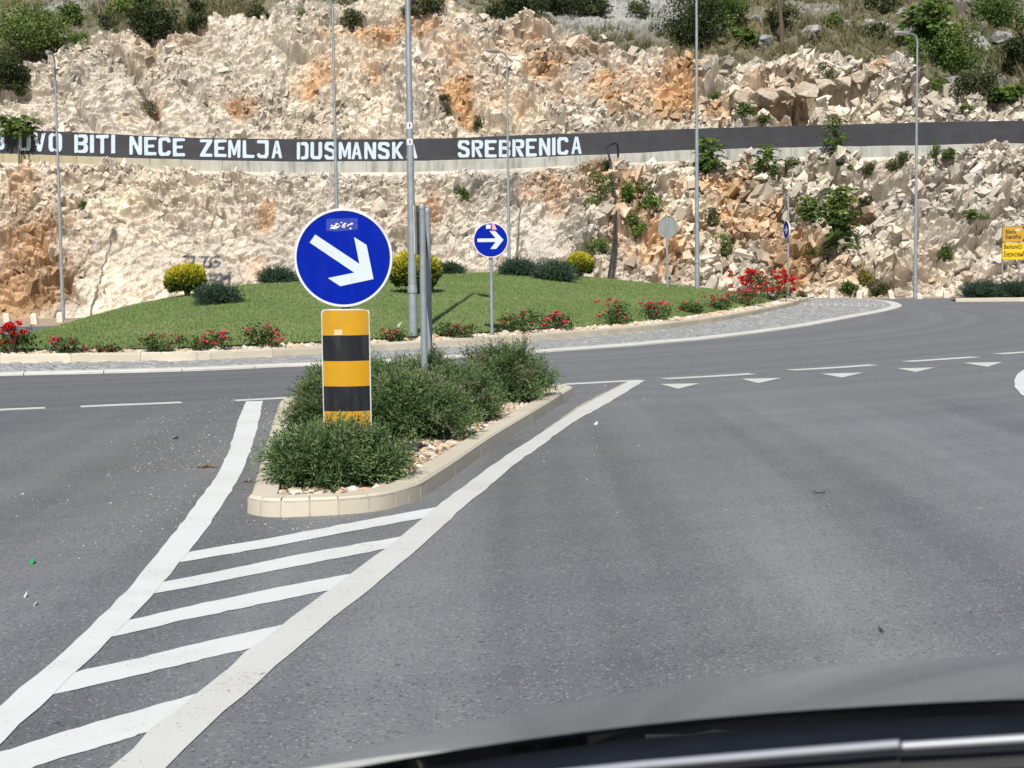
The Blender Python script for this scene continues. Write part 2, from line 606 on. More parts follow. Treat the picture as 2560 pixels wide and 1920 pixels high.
    MAT['board_yellow'] = simple('board_yellow', (0.82, 0.50, 0.008), 0.05, 30, 0.4)
    MAT['board_amber'] = simple('board_amber', (0.50, 0.29, 0.03), 0.08, 30, 0.4)
    MAT['black'] = simple('sign_black', (0.012, 0.013, 0.017), 0.2, 20, 0.3, grime=0.22)
    MAT['board_edge'] = simple('board_frame', (0.18, 0.14, 0.10), 0.1, 9, 0.5)
    MAT['print_black'] = simple('print_black', (0.03, 0.022, 0.012), 0.1, 9, 0.5)
    MAT['print_grey'] = simple('print_grey', (0.62, 0.56, 0.40), 0.1, 9, 0.5)
    MAT['sticker'] = simple('sticker', (0.72, 0.70, 0.72), 0.15, 40, 0.5)
    MAT['sticker_pink'] = simple('sticker_pink', (0.75, 0.32, 0.38), 0.2, 60, 0.5)
    MAT['sticker_tan'] = simple('sticker_tan', (0.72, 0.52, 0.28), 0.06, 30, 0.5)
    MAT['residue'] = simple('glue_residue', (0.012, 0.035, 0.30), 0.35, 50, 0.6)

    t = NT('wall_black')
    n1 = t.noise(1.2, 5, 0.7); n2 = t.noise(18, 4, 0.6)
    col = t.ramp(n1, [(0.3, (0.034, 0.035, 0.042)), (0.7, (0.052, 0.054, 0.062))])
    mp = t.n('ShaderNodeMapping'); t.l(t.pos(), mp.inputs['Vector']); mp.inputs['Scale'].default_value = (0.5, 0.5, 9.0)
    n3 = t.noise(1.0, 4, 0.6, vec=mp.outputs[0])
    col = t.mix(t.ramp(n3, [(0.55, 0.0), (0.75, 0.35)]), col, (0.085, 0.087, 0.095))
    col = t.mix(t.ramp(n2, [(0.6, 0.0), (0.85, 0.25)]), col, (0.11, 0.11, 0.12))
    MAT['wall_black'] = t.done(col, 0.75, 0, 0.3)
    t = NT('wall_concrete')
    mp = t.n('ShaderNodeMapping'); t.l(t.pos(), mp.inputs['Vector']); mp.inputs['Scale'].default_value = (3.0, 3.0, 0.5)
    n1 = t.noise(1.0, 5, 0.7, vec=mp.outputs[0]); n2 = t.noise(0.25, 3, 0.6)
    n4 = t.noise(1.1, 5, 0.7)
    col = t.ramp(n1, [(0.3, (0.20, 0.20, 0.175)), (0.5, (0.40, 0.40, 0.365)), (0.8, (0.50, 0.495, 0.455))])
    col = t.mix(t.ramp(n4, [(0.5, 0.0), (0.75, 0.5)]), col, (0.24, 0.235, 0.21))
    sx = t.n('ShaderNodeSeparateXYZ'); t.l(t.pos(), sx.inputs[0])
    ye = t.n('ShaderNodeMapRange'); ye.inputs[1].default_value = -11; ye.inputs[2].default_value = -18
    t.l(sx.outputs[0], ye.inputs[0])
    col = t.mix(t.math('MULTIPLY', ye.outputs[0], 0.55), col, (0.40, 0.31, 0.13))
    MAT['wall_concrete'] = t.done(col, 0.9, 0, 0.2)
    MAT['letter'] = simple('letter_paint', (0.50, 0.585, 0.68), 0.10, 5, 0.75, obj=False)
    MAT['graffiti'] = simple('graffiti_paint', (0.10, 0.105, 0.12), 0.4, 4, 0.85)
    MAT['pipe'] = simple('black_pipe', (0.018, 0.018, 0.02), 0.3, 12, 0.45)
    MAT['hose'] = simple('black_hose', (0.012, 0.012, 0.012), 0.2, 12, 0.6)
    MAT['bollard'] = simple('bollard_stone', (0.58, 0.54, 0.46), 0.12, 9, 0.85, bump=0.3)
    MAT['spot'] = simple('spotlight_case', (0.30, 0.34, 0.28), 0.2, 30, 0.6)

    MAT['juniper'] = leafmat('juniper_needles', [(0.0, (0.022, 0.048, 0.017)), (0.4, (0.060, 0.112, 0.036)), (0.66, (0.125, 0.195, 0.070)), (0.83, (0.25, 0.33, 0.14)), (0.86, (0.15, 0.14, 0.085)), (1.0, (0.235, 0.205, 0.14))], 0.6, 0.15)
    MAT['blue_juniper'] = leafmat('blue_juniper_needles', [(0.0, (0.022, 0.045, 0.026)), (0.6, (0.05, 0.09, 0.052)), (1.0, (0.10, 0.15, 0.09))], 0.65, 0.12)
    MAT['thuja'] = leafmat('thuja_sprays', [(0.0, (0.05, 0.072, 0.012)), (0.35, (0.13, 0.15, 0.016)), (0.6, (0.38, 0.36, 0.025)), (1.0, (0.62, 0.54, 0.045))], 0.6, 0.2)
    MAT['broadleaf'] = leafmat('broad_leaves', [(0.0, (0.030, 0.060, 0.014)), (0.5, (0.09, 0.15, 0.032)), (1.0, (0.23, 0.30, 0.08))], 0.5, 0.25)
    MAT['darkleaf'] = leafmat('dark_leaves', [(0.0, (0.018, 0.030, 0.012)), (0.6, (0.040, 0.060, 0.020)), (1.0, (0.09, 0.115, 0.04))], 0.6, 0.15)
    MAT['olive_leaf'] = leafmat('olive_leaves', [(0.0, (0.045, 0.055, 0.025)), (0.6, (0.10, 0.115, 0.05)), (1.0, (0.20, 0.20, 0.10))], 0.7, 0.2)
    MAT['ailanthus'] = leafmat('pinnate_leaves', [(0.0, (0.035, 0.075, 0.016)), (0.55, (0.085, 0.15, 0.028)), (1.0, (0.22, 0.29, 0.06))], 0.45, 0.3)
    MAT['yellowleaf'] = leafmat('yellow_leaves', [(0.0, (0.12, 0.12, 0.025)), (1.0, (0.32, 0.29, 0.07))], 0.6, 0.25)
    MAT['roseleaf'] = leafmat('rose_leaves', [(0.0, (0.025, 0.055, 0.016)), (0.6, (0.065, 0.115, 0.028)), (1.0, (0.13, 0.17, 0.05))], 0.5, 0.2)
    MAT['petal_red'] = leafmat('petals_red', [(0.0, (0.42, 0.004, 0.012)), (1.0, (0.78, 0.02, 0.02))], 0.5, 0.2)
    MAT['petal_pink'] = leafmat('petals_pink', [(0.0, (0.48, 0.02, 0.06)), (1.0, (0.72, 0.09, 0.15))], 0.5, 0.2)
    MAT['petal_dull'] = leafmat('petals_faded', [(0.0, (0.24, 0.045, 0.035)), (1.0, (0.48, 0.10, 0.09))], 0.6, 0.2)
    MAT['bark'] = simple('bark', (0.10, 0.075, 0.05), 0.3, 20, 0.9)
    MAT['twig'] = simple('twig', (0.17, 0.12, 0.08), 0.3, 20, 0.9)

    t = NT('car_paint')
    MAT['car_paint'] = t.done((0.30, 0.31, 0.32), 0.10, 0.9, 0.5)
    t.b.inputs['Coat Weight'].default_value = 1.0
    t.b.inputs['Coat Roughness'].default_value = 0.03
    MAT['car_plastic'] = simple('car_plastic', (0.009, 0.012, 0.018), 0.2, 30, 0.7, 0, 0.12)
    MAT['rubber'] = simple('rubber', (0.015, 0.015, 0.016), 0.2, 30, 0.7)
    MAT['chrome'] = simple('chrome', (0.8, 0.8, 0.82), 0.03, 8, 0.18, 1.0)
    MAT['wiper_steel'] = simple('wiper_steel', (0.75, 0.76, 0.78), 0.03, 8, 0.30, 0.7)
    t = NT('headlight_glass')
    MAT['headlight'] = t.done((0.6, 0.63, 0.66), 0.08, 0.3, 0.5)
    MAT['green_scrap'] = simple('green_plastic', (0.03, 0.32, 0.12), 0.15, 60, 0.4)
    MAT['white_scrap'] = simple('white_paper', (0.7, 0.7, 0.68), 0.1, 60, 0.7)
    MAT['dark_scrap'] = simple('dark_scrap', (0.025, 0.022, 0.02), 0.2, 60, 0.8)


make_mats()
#PART2
# ================================================================== SETTING: ground, road, markings
def build_ground():
    xs = np.array([-500, -200, -90] + list(range(-72, 73, 4)) + [90, 200, 500], float)
    ys = np.array([-300, -90] + list(range(-40, 78, 3)) + [100, 500], float)
    X, Y = np.meshgrid(xs, ys, indexing='ij')
    V = np.stack([X, Y, zg(X, Y) - 0.04], -1).reshape(-1, 3)
    o = link('ground', np_mesh('ground', V, grid_faces(len(xs), len(ys)), MAT['verge']))
    kind(o, 'structure')


def road_back(x):
    return 47.0 + 9.8 * sstep((np.asarray(x, float) + 9) / 12)


def build_road():
    xs = np.arange(-70, 70.1, 1.0)
    ts = np.linspace(0, 1, 90)
    X = np.repeat(xs[:, None], len(ts), 1)
    yb = road_back(xs) + 0.35 * (fbm(xs * 0.7, xs * 0, 5) - 0.5)
    Y = -60 + (yb[:, None] + 60) * ts[None]
    V = np.stack([X, Y, zg(X, Y)], -1).reshape(-1, 3)
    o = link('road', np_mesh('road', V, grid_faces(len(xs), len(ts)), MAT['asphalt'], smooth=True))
    return kind(o, 'structure')


def smooth_path(P, k=6):
    for _ in range(k):
        P = np.vstack([P[:1], (P[:-2] + 2 * P[1:-1] + P[2:]) / 4, P[-1:]])
    return P


def ribbon(name, A, B, mat, parent, z=0.003, n=40, jit=0.0035):
    """painted strip between two edges given as ground points"""
    A = smooth_path(curve_pts(np.asarray(A)[:, :2], n))
    B = smooth_path(curve_pts(np.asarray(B)[:, :2], n))
    A = A + RNG.normal(0, jit, A.shape); B = B + RNG.normal(0, jit, B.shape)
    V = np.zeros((2 * n, 3))
    V[0::2, :2] = A; V[1::2, :2] = B
    V[:, 2] = zg(V[:, 0], V[:, 1]) + z
    i = np.arange(n - 1) * 2
    F = np.stack([i, i + 2, i + 3, i + 1], -1)
    # keep the painted face up
    a, b, c = V[F[0][0]], V[F[0][1]], V[F[0][2]]
    if np.cross(b - a, c - a)[2] < 0:
        F = F[:, ::-1]
    return link(name, np_mesh(name, V, F, mat), parent)


def gpl(L, z=0.0):
    return np.array([gp(u, v, z) for u, v in L])


def S7(L):                         # points read off the enlarged lower left quarter of the photograph
    return [(x / 1.728, 1000 + y / 1.728) for x, y in L]


def S6(L):
    return [(1560 + x / 2.212, 460 + y / 2.212) for x, y in L]


def S2(L):
    return [(1040 + x / 3.687, 860 + y / 3.687) for x, y in L]


def build_markings(road):
    lw, ww = MAT['line_white'], MAT['line_worn']
    # left edge line of the splitter island
    Lo = S7([(1062, 8), (1040, 60), (1020, 120), (985, 230), (935, 330), (870, 420), (790, 525), (690, 655), (560, 810), (440, 935), (330, 1040), (200, 1165), (0, 1325), (-260, 1530)])
    Li = S7([(1137, 5), (1124, 60), (1110, 130), (1072, 250), (1022, 355), (970, 440), (900, 550), (822, 650), (730, 760), (630, 880), (530, 975), (375, 1135), (250, 1255), (20, 1475), (-170, 1650)])
    ribbon('edge_line', gpl(Lo), gpl(Li), lw, road, 0.004, 70)
    # right edge line
    Ro = S2([(2105, 340), (1900, 470), (1640, 620), (1430, 735), (1240, 880), (1020, 1035), (810, 1195), (640, 1350), (465, 1475)]) + \
        S7([(1900, 560), (1800, 650), (1690, 745), (1545, 860), (1400, 975), (1250, 1100), (1100, 1240), (960, 1360), (830, 1475), (720, 1580), (600, 1700)])
    Ri = S2([(1985, 335), (1880, 390), (1700, 485), (1530, 575), (1330, 710), (1130, 838), (920, 975), (700, 1122), (490, 1280), (350, 1385), (220, 1475)]) + \
        S7([(1820, 515), (1730, 598), (1640, 660), (1500, 770), (1385, 850), (1270, 930), (1190, 995), (1080, 1080), (960, 1180), (830, 1285), (710, 1385), (600, 1475), (470, 1590), (350, 1700)])
    ribbon('edge_line', gpl(Ro), gpl(Ri), ww, road, 0.004, 80)
    Gi = S2([(1960, 338), (1850, 392), (1665, 485), (1515, 560), (1320, 700), (1170, 800)])
    ribbon('old_paint_edge', gpl(S2([(1985, 338), (1880, 394), (1700, 489), (1530, 577), (1335, 712), (1180, 812)])), gpl(Gi), MAT['old_line'], road, 0.0015, 40, 0.004)
    # hatching
    for top, bot in (
        ([(800, 660), (1160, 600), (1500, 535), (1885, 464)], [(775, 703), (1150, 640), (1500, 572), (1850, 508)]),
        ([(700, 790), (960, 738), (1300, 668), (1745, 590)], [(660, 840), (1000, 775), (1300, 716), (1690, 640)]),
        ([(540, 958), (800, 898), (1150, 822), (1520, 752)], [(470, 1030), (800, 952), (1100, 890), (1430, 822)]),
        ([(330, 1178), (650, 1104), (950, 1032), (1240, 970)], [(240, 1274), (600, 1190), (850, 1130), (1130, 1062)]),
        ([(0, 1525), (300, 1430), (560, 1352), (880, 1262)], [(-60, 1650), (200, 1570), (400, 1510), (680, 1424)])):
        ext = lambda L: [(L[0][0] - 45, L[0][1] + 9)] + L[:-1] + [(L[-1][0] + 25, L[-1][1] - 5)]
        ribbon('hatch_stripe', gpl(S7(ext(top))), gpl(S7(ext(bot))), lw, road, 0.0028, 24)
    # broken outer line of the roundabout
    def seg(P, w=0.2):
        G = gpl(P)
        ribbon('broken_line', offs(G, w / 2), offs(G, -w / 2), ww, road, 0.003, 24)
    seg([(-160, 1031), (-60, 1028), (20, 1024), (113, 1020)])
    seg([(202, 1017), (290, 1013), (370, 1010), (453, 1006.5)])
    seg([(586, 1002), (700, 996), (900, 985), (1150, 973), (1393, 962), (1500, 956.5), (1606, 951)], 0.19)
    seg(S6([(220, 1078), (380, 1070), (540, 1061), (712, 1050)]))
    seg(S6([(920, 1030), (1070, 1022), (1230, 1012), (1382, 1001)]))
    seg(S6([(1560, 983), (1680, 975), (1800, 967), (1945, 957)]))
    seg(S6([(2065, 941), (2150, 935), (2250, 928), (2400, 917)]))
    # give-way triangles
    for tri in ([(200, 1108), (420, 1104), (300, 1134)], [(648, 1079), (872, 1074), (744, 1103)], [(1088, 1050), (1326, 1044), (1204, 1072)],
                [(1508, 1021), (1720, 1016), (1614, 1041)], [(1874, 990), (2093, 986), (2010, 1012)], [(2225, 966), (2440, 961), (2330, 985)]):
        G = gpl(S6(tri))
        V = np.array([[g[0], g[1], 0.004] for g in G])
        link('give_way_triangle', np_mesh('give_way_triangle', V, np.array([[0, 2, 1]]), ww), road)
    # rounded white line that leads into the picture at the right
    C = gpl([(3300, 868), (3000, 890), (2700, 912), (2620, 915), (2568, 919), (2545, 932), (2534, 957), (2545, 982), (2575, 1001), (2630, 1022), (2760, 1060), (3000, 1130)])
    ribbon('edge_line', C, offs(C, 0.3), lw, road, 0.006, 50)


# ------------------------------------------------------------------ sweeps for kerbs
def sweep(P, prof):
    """profile [(sideways, height)] carried along a ground path: vertices, faces"""
    P = np.asarray(P, float)
    k = len(prof); n = len(P)
    V = []
    rows = [offs(P, d) for d, _ in prof]
    for i in range(n):
        for j in range(k):
            V.append((rows[j][i][0], rows[j][i][1], prof[j][1]))
    F = []
    for i in range(n - 1):
        for j in range(k):
            j2 = (j + 1) % k
            F.append((i * k + j, i * k + j2, (i + 1) * k + j2, (i + 1) * k + j))
    F.append(tuple(range(k - 1, -1, -1)))
    F.append(tuple((n - 1) * k + j for j in range(k)))
    return V, F


def sub_path(P, s0, s1, n):
    L = np.concatenate([[0], np.cumsum(np.linalg.norm(np.diff(P, axis=0), axis=1))])
    s = np.linspace(s0, s1, n)
    return np.stack([np.interp(s, L, P[:, 0]), np.interp(s, L, P[:, 1])], 1)


def kerb_stones(P, cuts, prof, name, parent, mat, gap=0.006, n=4):
    """one stone between each two cuts along the path"""
    for a, b in zip(cuts[:-1], cuts[1:]):
        q = sub_path(P, a + gap / 2, b - gap / 2, n)
        c = q.mean(0)
        V, F = sweep(q - c, prof)
        dz = random.uniform(-0.003, 0.003)
        o = MB().add(V, F).build(name, mat, parent)
        o.location = (c[0], c[1], dz)


A_PX = [(0, 940), (250, 934), (500, 927), (700, 918), (929, 909), (1250, 889), (1560, 867), (1700, 855), (1831, 842), (2012, 817), (2148, 792), (2215, 779), (2254, 767), (2240, 757.5), (2211, 753), (2165, 749.5), (2125, 747.5)]
K_PX = [(0, 914.5), (250, 911), (500, 906.6), (700, 897), (950, 884), (1250, 863.5), (1560, 839), (1680, 825), (1786, 810), (1890, 790), (1967, 772), (1998, 762)]
A_C = curve_pts(np.vstack([[(-25, 19.5), (-19, 18.3), (-12.5, 18.4)], gpl(A_PX)[:, :2]]), 500)
_kt = gp(2012, 752)
K_C = curve_pts(np.vstack([[(-25, 21.9), (-19, 20.6), (-12.5, 20.7)], gpl(K_PX)[:, :2], [(_kt[0], _kt[1]), (9.0, 58.5), (6.5, 62.0)]]), 500)


def in_poly(px, py, poly):
    x = poly[:, 0]; y = poly[:, 1]
    x2 = np.roll(x, -1); y2 = np.roll(y, -1)
    c = np.zeros(px.shape, bool)
    for i in range(len(poly)):
        m = ((y[i] > py) != (y2[i] > py))
        xi = (x2[i] - x[i]) * (py - y[i]) / (y2[i] - y[i] + 1e-12) + x[i]
        c ^= m & (px < xi)
    return c


def build_apron():
    poly = np.vstack([A_C, [(9.5, 60.5), (7.5, 62.0)], K_C[::-1]])
    mb = MB()
    n = len(poly)
    mb.add([(p[0], p[1], 0.018) for p in poly], [tuple(range(n))])
    ap = kind(mb.build('cobbled_apron', MAT['cobble_joint']), 'structure')
    # pale concrete edging, laid in lengths of about a metre
    L = path_len(A_C)
    cuts = np.arange(3.0, L - 0.2, 1.0)
    kerb_stones(A_C, cuts, [(0, -0.03), (0, 0.024), (0.02, 0.034), (0.32, 0.034), (0.32, -0.03)], 'edging_stone', ap, MAT['edging'], 0.012, 5)
    # setts in rows that follow the edging
    cand = []
    for r, d in enumerate(np.arange(0.42, 4.6, 0.24)):
        C = offs(A_C, d)
        m = int(path_len(C) / 0.185)
        C = curve_pts(C[::3], m)
        T = np.gradient(C, axis=0)
        keep = in_poly(C[:, 0], C[:, 1], poly)
        dist = np.sqrt(((C[:, None, :] - A_C[None, ::2]) ** 2).sum(-1)).min(1)
        keep &= dist > d - 0.06
        kd = np.sqrt(((C[:, None, :] - K_C[None, ::2]) ** 2).sum(-1)).min(1)
        keep &= kd > 0.1
        for p, t in zip(C[keep], T[keep]):
            cand.append((p[0] + random.uniform(-.015, .015), p[1] + random.uniform(-.012, .012), math.atan2(t[1], t[0])))
    cand = np.array(cand)
    uu = (cand[:, 0] / cand[:, 1]) * FPX + 1280
    dd = np.hypot(cand[:, 0], cand[:, 1])
    dd = np.where((uu < -40) | (uu > 2600) | ((uu > 790) & (uu < 925)), dd + 500, dd)
    # the largest in the picture: near the road edge, plus the ones at the rounded end
    tip = (cand[:, 1] > 38) & (uu < 2270)
    order = np.argsort(np.where(tip, dd - 22, dd))
    cand = cand[order]
    shapes = []
    for k in range(8):
        l, w = random.uniform(.15, .178), random.uniform(.155, .18)
        mb = MB()
        j = lambda: random.uniform(-.01, .01)
        base = [(-l / 2 + j(), -w / 2 + j(), -.03), (l / 2 + j(), -w / 2 + j(), -.03), (l / 2 + j(), w / 2 + j(), -.03), (-l / 2 + j(), w / 2 + j(), -.03)]
        mid = [(p[0], p[1], .018) for p in base]
        top = [(p[0] * .78, p[1] * .78, .032 + random.uniform(-.006, .006)) for p in base]
        F = []
        for a in (0, 4):
            for q in range(4):
                F.append((a + q, a + (q + 1) % 4, a + 4 + (q + 1) % 4, a + 4 + q))
        F.append((8, 9, 10, 11))
        mb.add(base + mid + top, F)
        shapes.append(mb.mesh('cobble', MAT['cobble']))
    rest = MB()
    for i, (x, y, a) in enumerate(cand):
        me = shapes[i % 8]
        h = 0.012 + random.uniform(-.004, .006)
        if i < 300:
            o = link('cobble', me, ap, (x, y, h))
            o.rotation_euler = (random.uniform(-.06, .06), random.uniform(-.06, .06), a)
        else:
            c, s = math.cos(a), math.sin(a)
            V = [(x + v.co.x * c - v.co.y * s, y + v.co.x * s + v.co.y * c, h + v.co.z) for v in me.vertices]
            rest.add(V, [tuple(p.vertices) for p in me.polygons])
    kind(rest.build('cobbles', MAT['cobble'], ap), 'stuff')


def build_island_kerb():
    root = None
    L = path_len(K_C)
    P = sub_path(K_C, 2.0, L - 1.0, 400)
    V, F = sweep(P, [(0.008, -.02), (0.008, .150), (0.142, .150), (0.142, -.02)])
    root = kind(MB().add(V, F).build('island_kerb', MAT['mortar']), 'structure')
    cuts = np.arange(2.0, L - 0.9, 1.0)
    kerb_stones(K_C, cuts, [(0, -.02), (0, .135), (.025, .160), (.15, .160), (.15, -.02)], 'kerb_stone', root, MAT['kerb'], 0.010, 4)


# ------------------------------------------------------------------ grassy mound of the roundabout
CREST = [(-260, 880, 27), (-120, 858, 27.5), (50, 839, 28.5), (90, 832, 29.5), (183, 805, 32), (260, 783, 34), (338, 762, 36), (459, 738, 38), (560, 721, 39.5), (661, 708, 41), (739, 702, 42), (900, 692, 43),
         (1096, 685.5, 43.5), (1264, 681, 44), (1350, 684, 44.5), (1439, 690, 45), (1555, 701, 46), (1650, 710, 46.5), (1732, 718, 47), (1831, 729, 48), (1900, 737, 49.5), (1967, 746, 51.5), (1992, 750, 53)]


def curve_by_u(C):
    """x, y on a ground curve as functions of the picture's horizontal coordinate (front part of the curve)"""
    u = 1280 + FPX * (C[:, 0] / C[:, 1])
    k = int(np.argmax(u))
    return u[:k + 1], C[:k + 1]


def build_mound():
    us = np.concatenate([np.linspace(-260, 1900, 260), np.linspace(1905, 1992, 24)])
    ku, kc = curve_by_u(offs(K_C, 0.13))
    lu, lc = curve_by_u(offs(K_C, 0.62))
    cr = np.array(CREST, float)
    cv = curve_pts(cr, 500)
    nw, nb = 46, 14
    V = np.zeros((len(us), nw + nb + 2, 3))
    for i, u in enumerate(us):
        a = np.array([np.interp(u, ku, kc[:, 0]), np.interp(u, ku, kc[:, 1]), 0.10])
        b = np.array([np.interp(u, lu, lc[:, 0]), np.interp(u, lu, lc[:, 1]), 0.165])
        v = np.interp(u, cv[:, 0], cv[:, 1]); Yc = max(np.interp(u, cv[:, 0], cv[:, 2]), b[1] + 1.0)
        c = at(u, v, Yc)
        w = np.linspace(0, 1, nw)
        prof = 1 - (1 - w) ** 1.75
        V[i, 0] = a
        V[i, 1:nw + 1, 0] = b[0] + (c[0] - b[0]) * w
        V[i, 1:nw + 1, 1] = b[1] + (c[1] - b[1]) * w
        V[i, 1:nw + 1, 2] = b[2] + (c[2] - b[2]) * prof
        wb = np.linspace(0, 1, nb + 2)[1:]
        dirx = c[:2] / np.linalg.norm(c[:2])
        V[i, nw + 1:, 0] = c[0] + dirx[0] * 13 * wb
        V[i, nw + 1:, 1] = c[1] + dirx[1] * 13 * wb
        V[i, nw + 1:, 2] = c[2] + (-0.75 - c[2]) * wb ** 1.5
    bump = (fbm(V[..., 0] * 1.1, V[..., 1] * 1.1, 40) - .5) * 0.05
    bump[:, :2] = 0
    V[..., 2] += bump
    nv = V.shape[1]
    F = grid_faces(len(us), nv)
    colid = np.tile(np.arange(nv - 1), len(us) - 1)
    o = link('grass_mound', np_mesh('grass_mound', V.reshape(-1, 3), F[:, ::-1], [MAT['lawn'], MAT['soil']], smooth=True, midx=(colid == 0).astype(int)))
    kind(o, 'structure')
    bvh = BVHTree.FromPolygons(V.reshape(-1, 3).tolist(), F.tolist())
    # short grass over the whole lawn
    n = 130000
    ii = RNG.integers(0, len(us) - 1, n); jj = 1 + (RNG.random(n) ** 1.1 * (nw + 3)).astype(int)
    fu, fv = RNG.random(n)[:, None], RNG.random(n)[:, None]
    P = (V[ii, jj] * (1 - fu) + V[ii + 1, jj] * fu) * (1 - fv) + (V[ii, jj + 1] * (1 - fu) + V[ii + 1, jj + 1] * fu) * fv
    hgt = RNG.uniform(.018, .045, n)
    edge = np.clip(1 - (jj - 1) / 3, 0, 1)
    hgt *= 1 + 1.4 * edge * RNG.random(n)
    blades(o, 'lawn_grass', P, hgt, .020, MAT['blade'], fbm(P[:, 0] * .8, P[:, 1] * .8, 60), stuff=True)
    return o, bvh, us, V


def blades(parent, name, P, h, wdt, mat, tone, stuff=False, lean=0.6):
    n = len(P)
    a = RNG.random(n) * 2 * np.pi
    d = np.stack([np.cos(a), np.sin(a), np.zeros(n)], 1)
    ln = RNG.normal(0, lean, (n, 2)) * h[:, None]
    V = np.zeros((n, 3, 3))
    V[:, 0] = P - d * wdt / 2
    V[:, 1] = P + d * wdt / 2
    V[:, 2] = P + np.stack([ln[:, 0], ln[:, 1], h], 1)
    V[:, :2, 2] -= 0.01
    tint = np.clip(tone * .8 + RNG.random(n) * .55 - .15, 0, 1)
    o = link(name, np_mesh(name, V.reshape(-1, 3), np.arange(n * 3).reshape(-1, 3), mat, {'tint': np.repeat(tint, 3)}), parent)
    if stuff:
        kind(o, 'stuff')
    return o


_ICO = None


def ico(sub):
    bm = bmesh.new()
    bmesh.ops.create_icosphere(bm, subdivisions=sub, radius=1)
    V = np.array([v.co[:] for v in bm.verts]); F = np.array([[v.index for v in f.verts] for f in bm.faces])
    bm.free()
    return V, F


def stones(parent, name, P, size, mat, sub=1, flat=0.65):
    """many loose pebbles as one mesh"""
    V0, F0 = ico(sub)
    n = len(P)
    V = np.repeat(V0[None], n, 0) * (1 + RNG.normal(0, .16, (n, len(V0), 1)))
    sc = size[:, None] * np.stack([RNG.uniform(.8, 1.3, n), RNG.uniform(.7, 1.1, n), RNG.uniform(.45, .8, n) * flat / .65], 1)
    V = V * sc[:, None]
    a = RNG.random(n) * 6.28
    c, s = np.cos(a)[:, None], np.sin(a)[:, None]
    X = V[..., 0] * c - V[..., 1] * s; Y = V[..., 0] * s + V[..., 1] * c
    V = np.stack([X, Y, V[..., 2]], -1) + P[:, None]
    F = (F0[None] + (np.arange(n) * len(V0))[:, None, None]).reshape(-1, 3)
    t = RNG.random(n)
    return kind(link(name, np_mesh(name, V.reshape(-1, 3), F, mat, {'tint': np.repeat(t, len(V0))}), parent), 'stuff')


# ------------------------------------------------------------------ rock faces
def yw(x):                         # where the parapet wall stands
    return 65.5 + 0.05 * np.asarray(x, float)


def wall_profile(tab):
    X = []; Z = []
    for u, v in tab:
        Y = 65.5
        for _ in range(4):
            p = at(u, v, Y); Y = float(yw(p[0]))
        X.append(p[0]); Z.append(p[2])
    return np.array(X), np.array(Z)


WT = wall_profile([(-600, 300), (0, 326), (140, 328), (350, 339), (520, 345.5), (740, 348), (1000, 348), (1160, 344), (1300, 338), (1500, 331), (1720, 322), (2040, 313), (2300, 306), (2560, 301), (3100, 290)])
WM = wall_profile([(-600, 362), (0, 384), (140, 388), (350, 396), (520, 400.5), (740, 404), (1000, 403), (1160, 399), (1300, 394), (1500, 387), (1720, 375), (2040, 367), (2300, 363), (2560, 358), (3100, 348)])
WB = wall_profile([(-600, 395), (0, 407), (140, 408), (250, 411), (350, 421), (520, 428), (740, 432), (1000, 431), (1160, 427), (1300, 421), (1500, 411), (1720, 402), (2040, 397), (2300, 391), (2460, 372), (2560, 372), (3100, 362)])


def rock_relief(s, q, rough, seed, blocky):
    """broken limestone: tilted blocks in several sizes over a wavy face"""
    wx = (fbm(s * .45, q * .45, seed + 50) - .5) * 1.6
    wy = (fbm(s * .45 + 9, q * .45 - 4, seed + 60) - .5) * 1.6
    D = (fbm(s * .16, q * .16, seed) - .5) * 1.5 + (fbm(s * .5, q * .5, seed + 5) - .5) * .55
    tint = np.zeros_like(s)
    hue = np.zeros_like(s)
    for k, (c, amp, slope, an, stretch, sf) in enumerate(((2.1, .40, .40, .7, 1.5, .10), (.85, .24, .60, -.5, 1.35, .09), (.38, .13, .75, .9, 1.25, .12), (.17, .07, .8, .2, 1.2, .2))):
        ca, sa = math.cos(an), math.sin(an)
        X = (s + wx * c * .5); Y = (q + wy * c * .5)
        x2 = (X * ca + Y * sa) / (c * stretch); y2 = (-X * sa + Y * ca) / c
        dx, dy, r1, r2, r3, e = voro(x2, y2, seed + 100 + 10 * k)
        ld = (dx * ca * stretch - dy * sa) * c; lq = (dx * sa * stretch + dy * ca) * c
        gx = (r2 - .5) * 2 * slope; gy = (r3 - .75) * 2 * slope
        g = blocky if k < 2 else 1.0
        soft = sstep(e / sf) * .6 + .4
        D += (amp * (r1 - .35) * 2 + gx * ld + gy * lq) * rough * g * soft
        tint += (r1 - .5) * (.20, .26, .26, .18)[k]
        hue += (r3 - .5) * (.5, .5, .35, .1)[k]
    for per, amp, tilt, k in ((1.45, .62, .22, 1), (.62, .26, -.35, 2)):
        ph = q / per + s * tilt + 2.2 * fbm(s * .33, q * .33, seed + 70 + k)
        fr = ph - np.floor(ph)
        cell = h2(np.floor(ph).astype(np.int64), np.floor(s * .5 / per + 3 * fbm(s * .2, q * .2, seed + 80)).astype(np.int64), seed + k)
        msk = np.clip(fbm(s * .30 + 5 * k, q * .45, seed + 90 + k) * 3.0 - 1.15, 0, 1)
        D += (1 - fr) ** 1.3 * amp * (.3 + .7 * cell) * msk * rough * (blocky if k == 1 else .9)
    return D, tint, hue


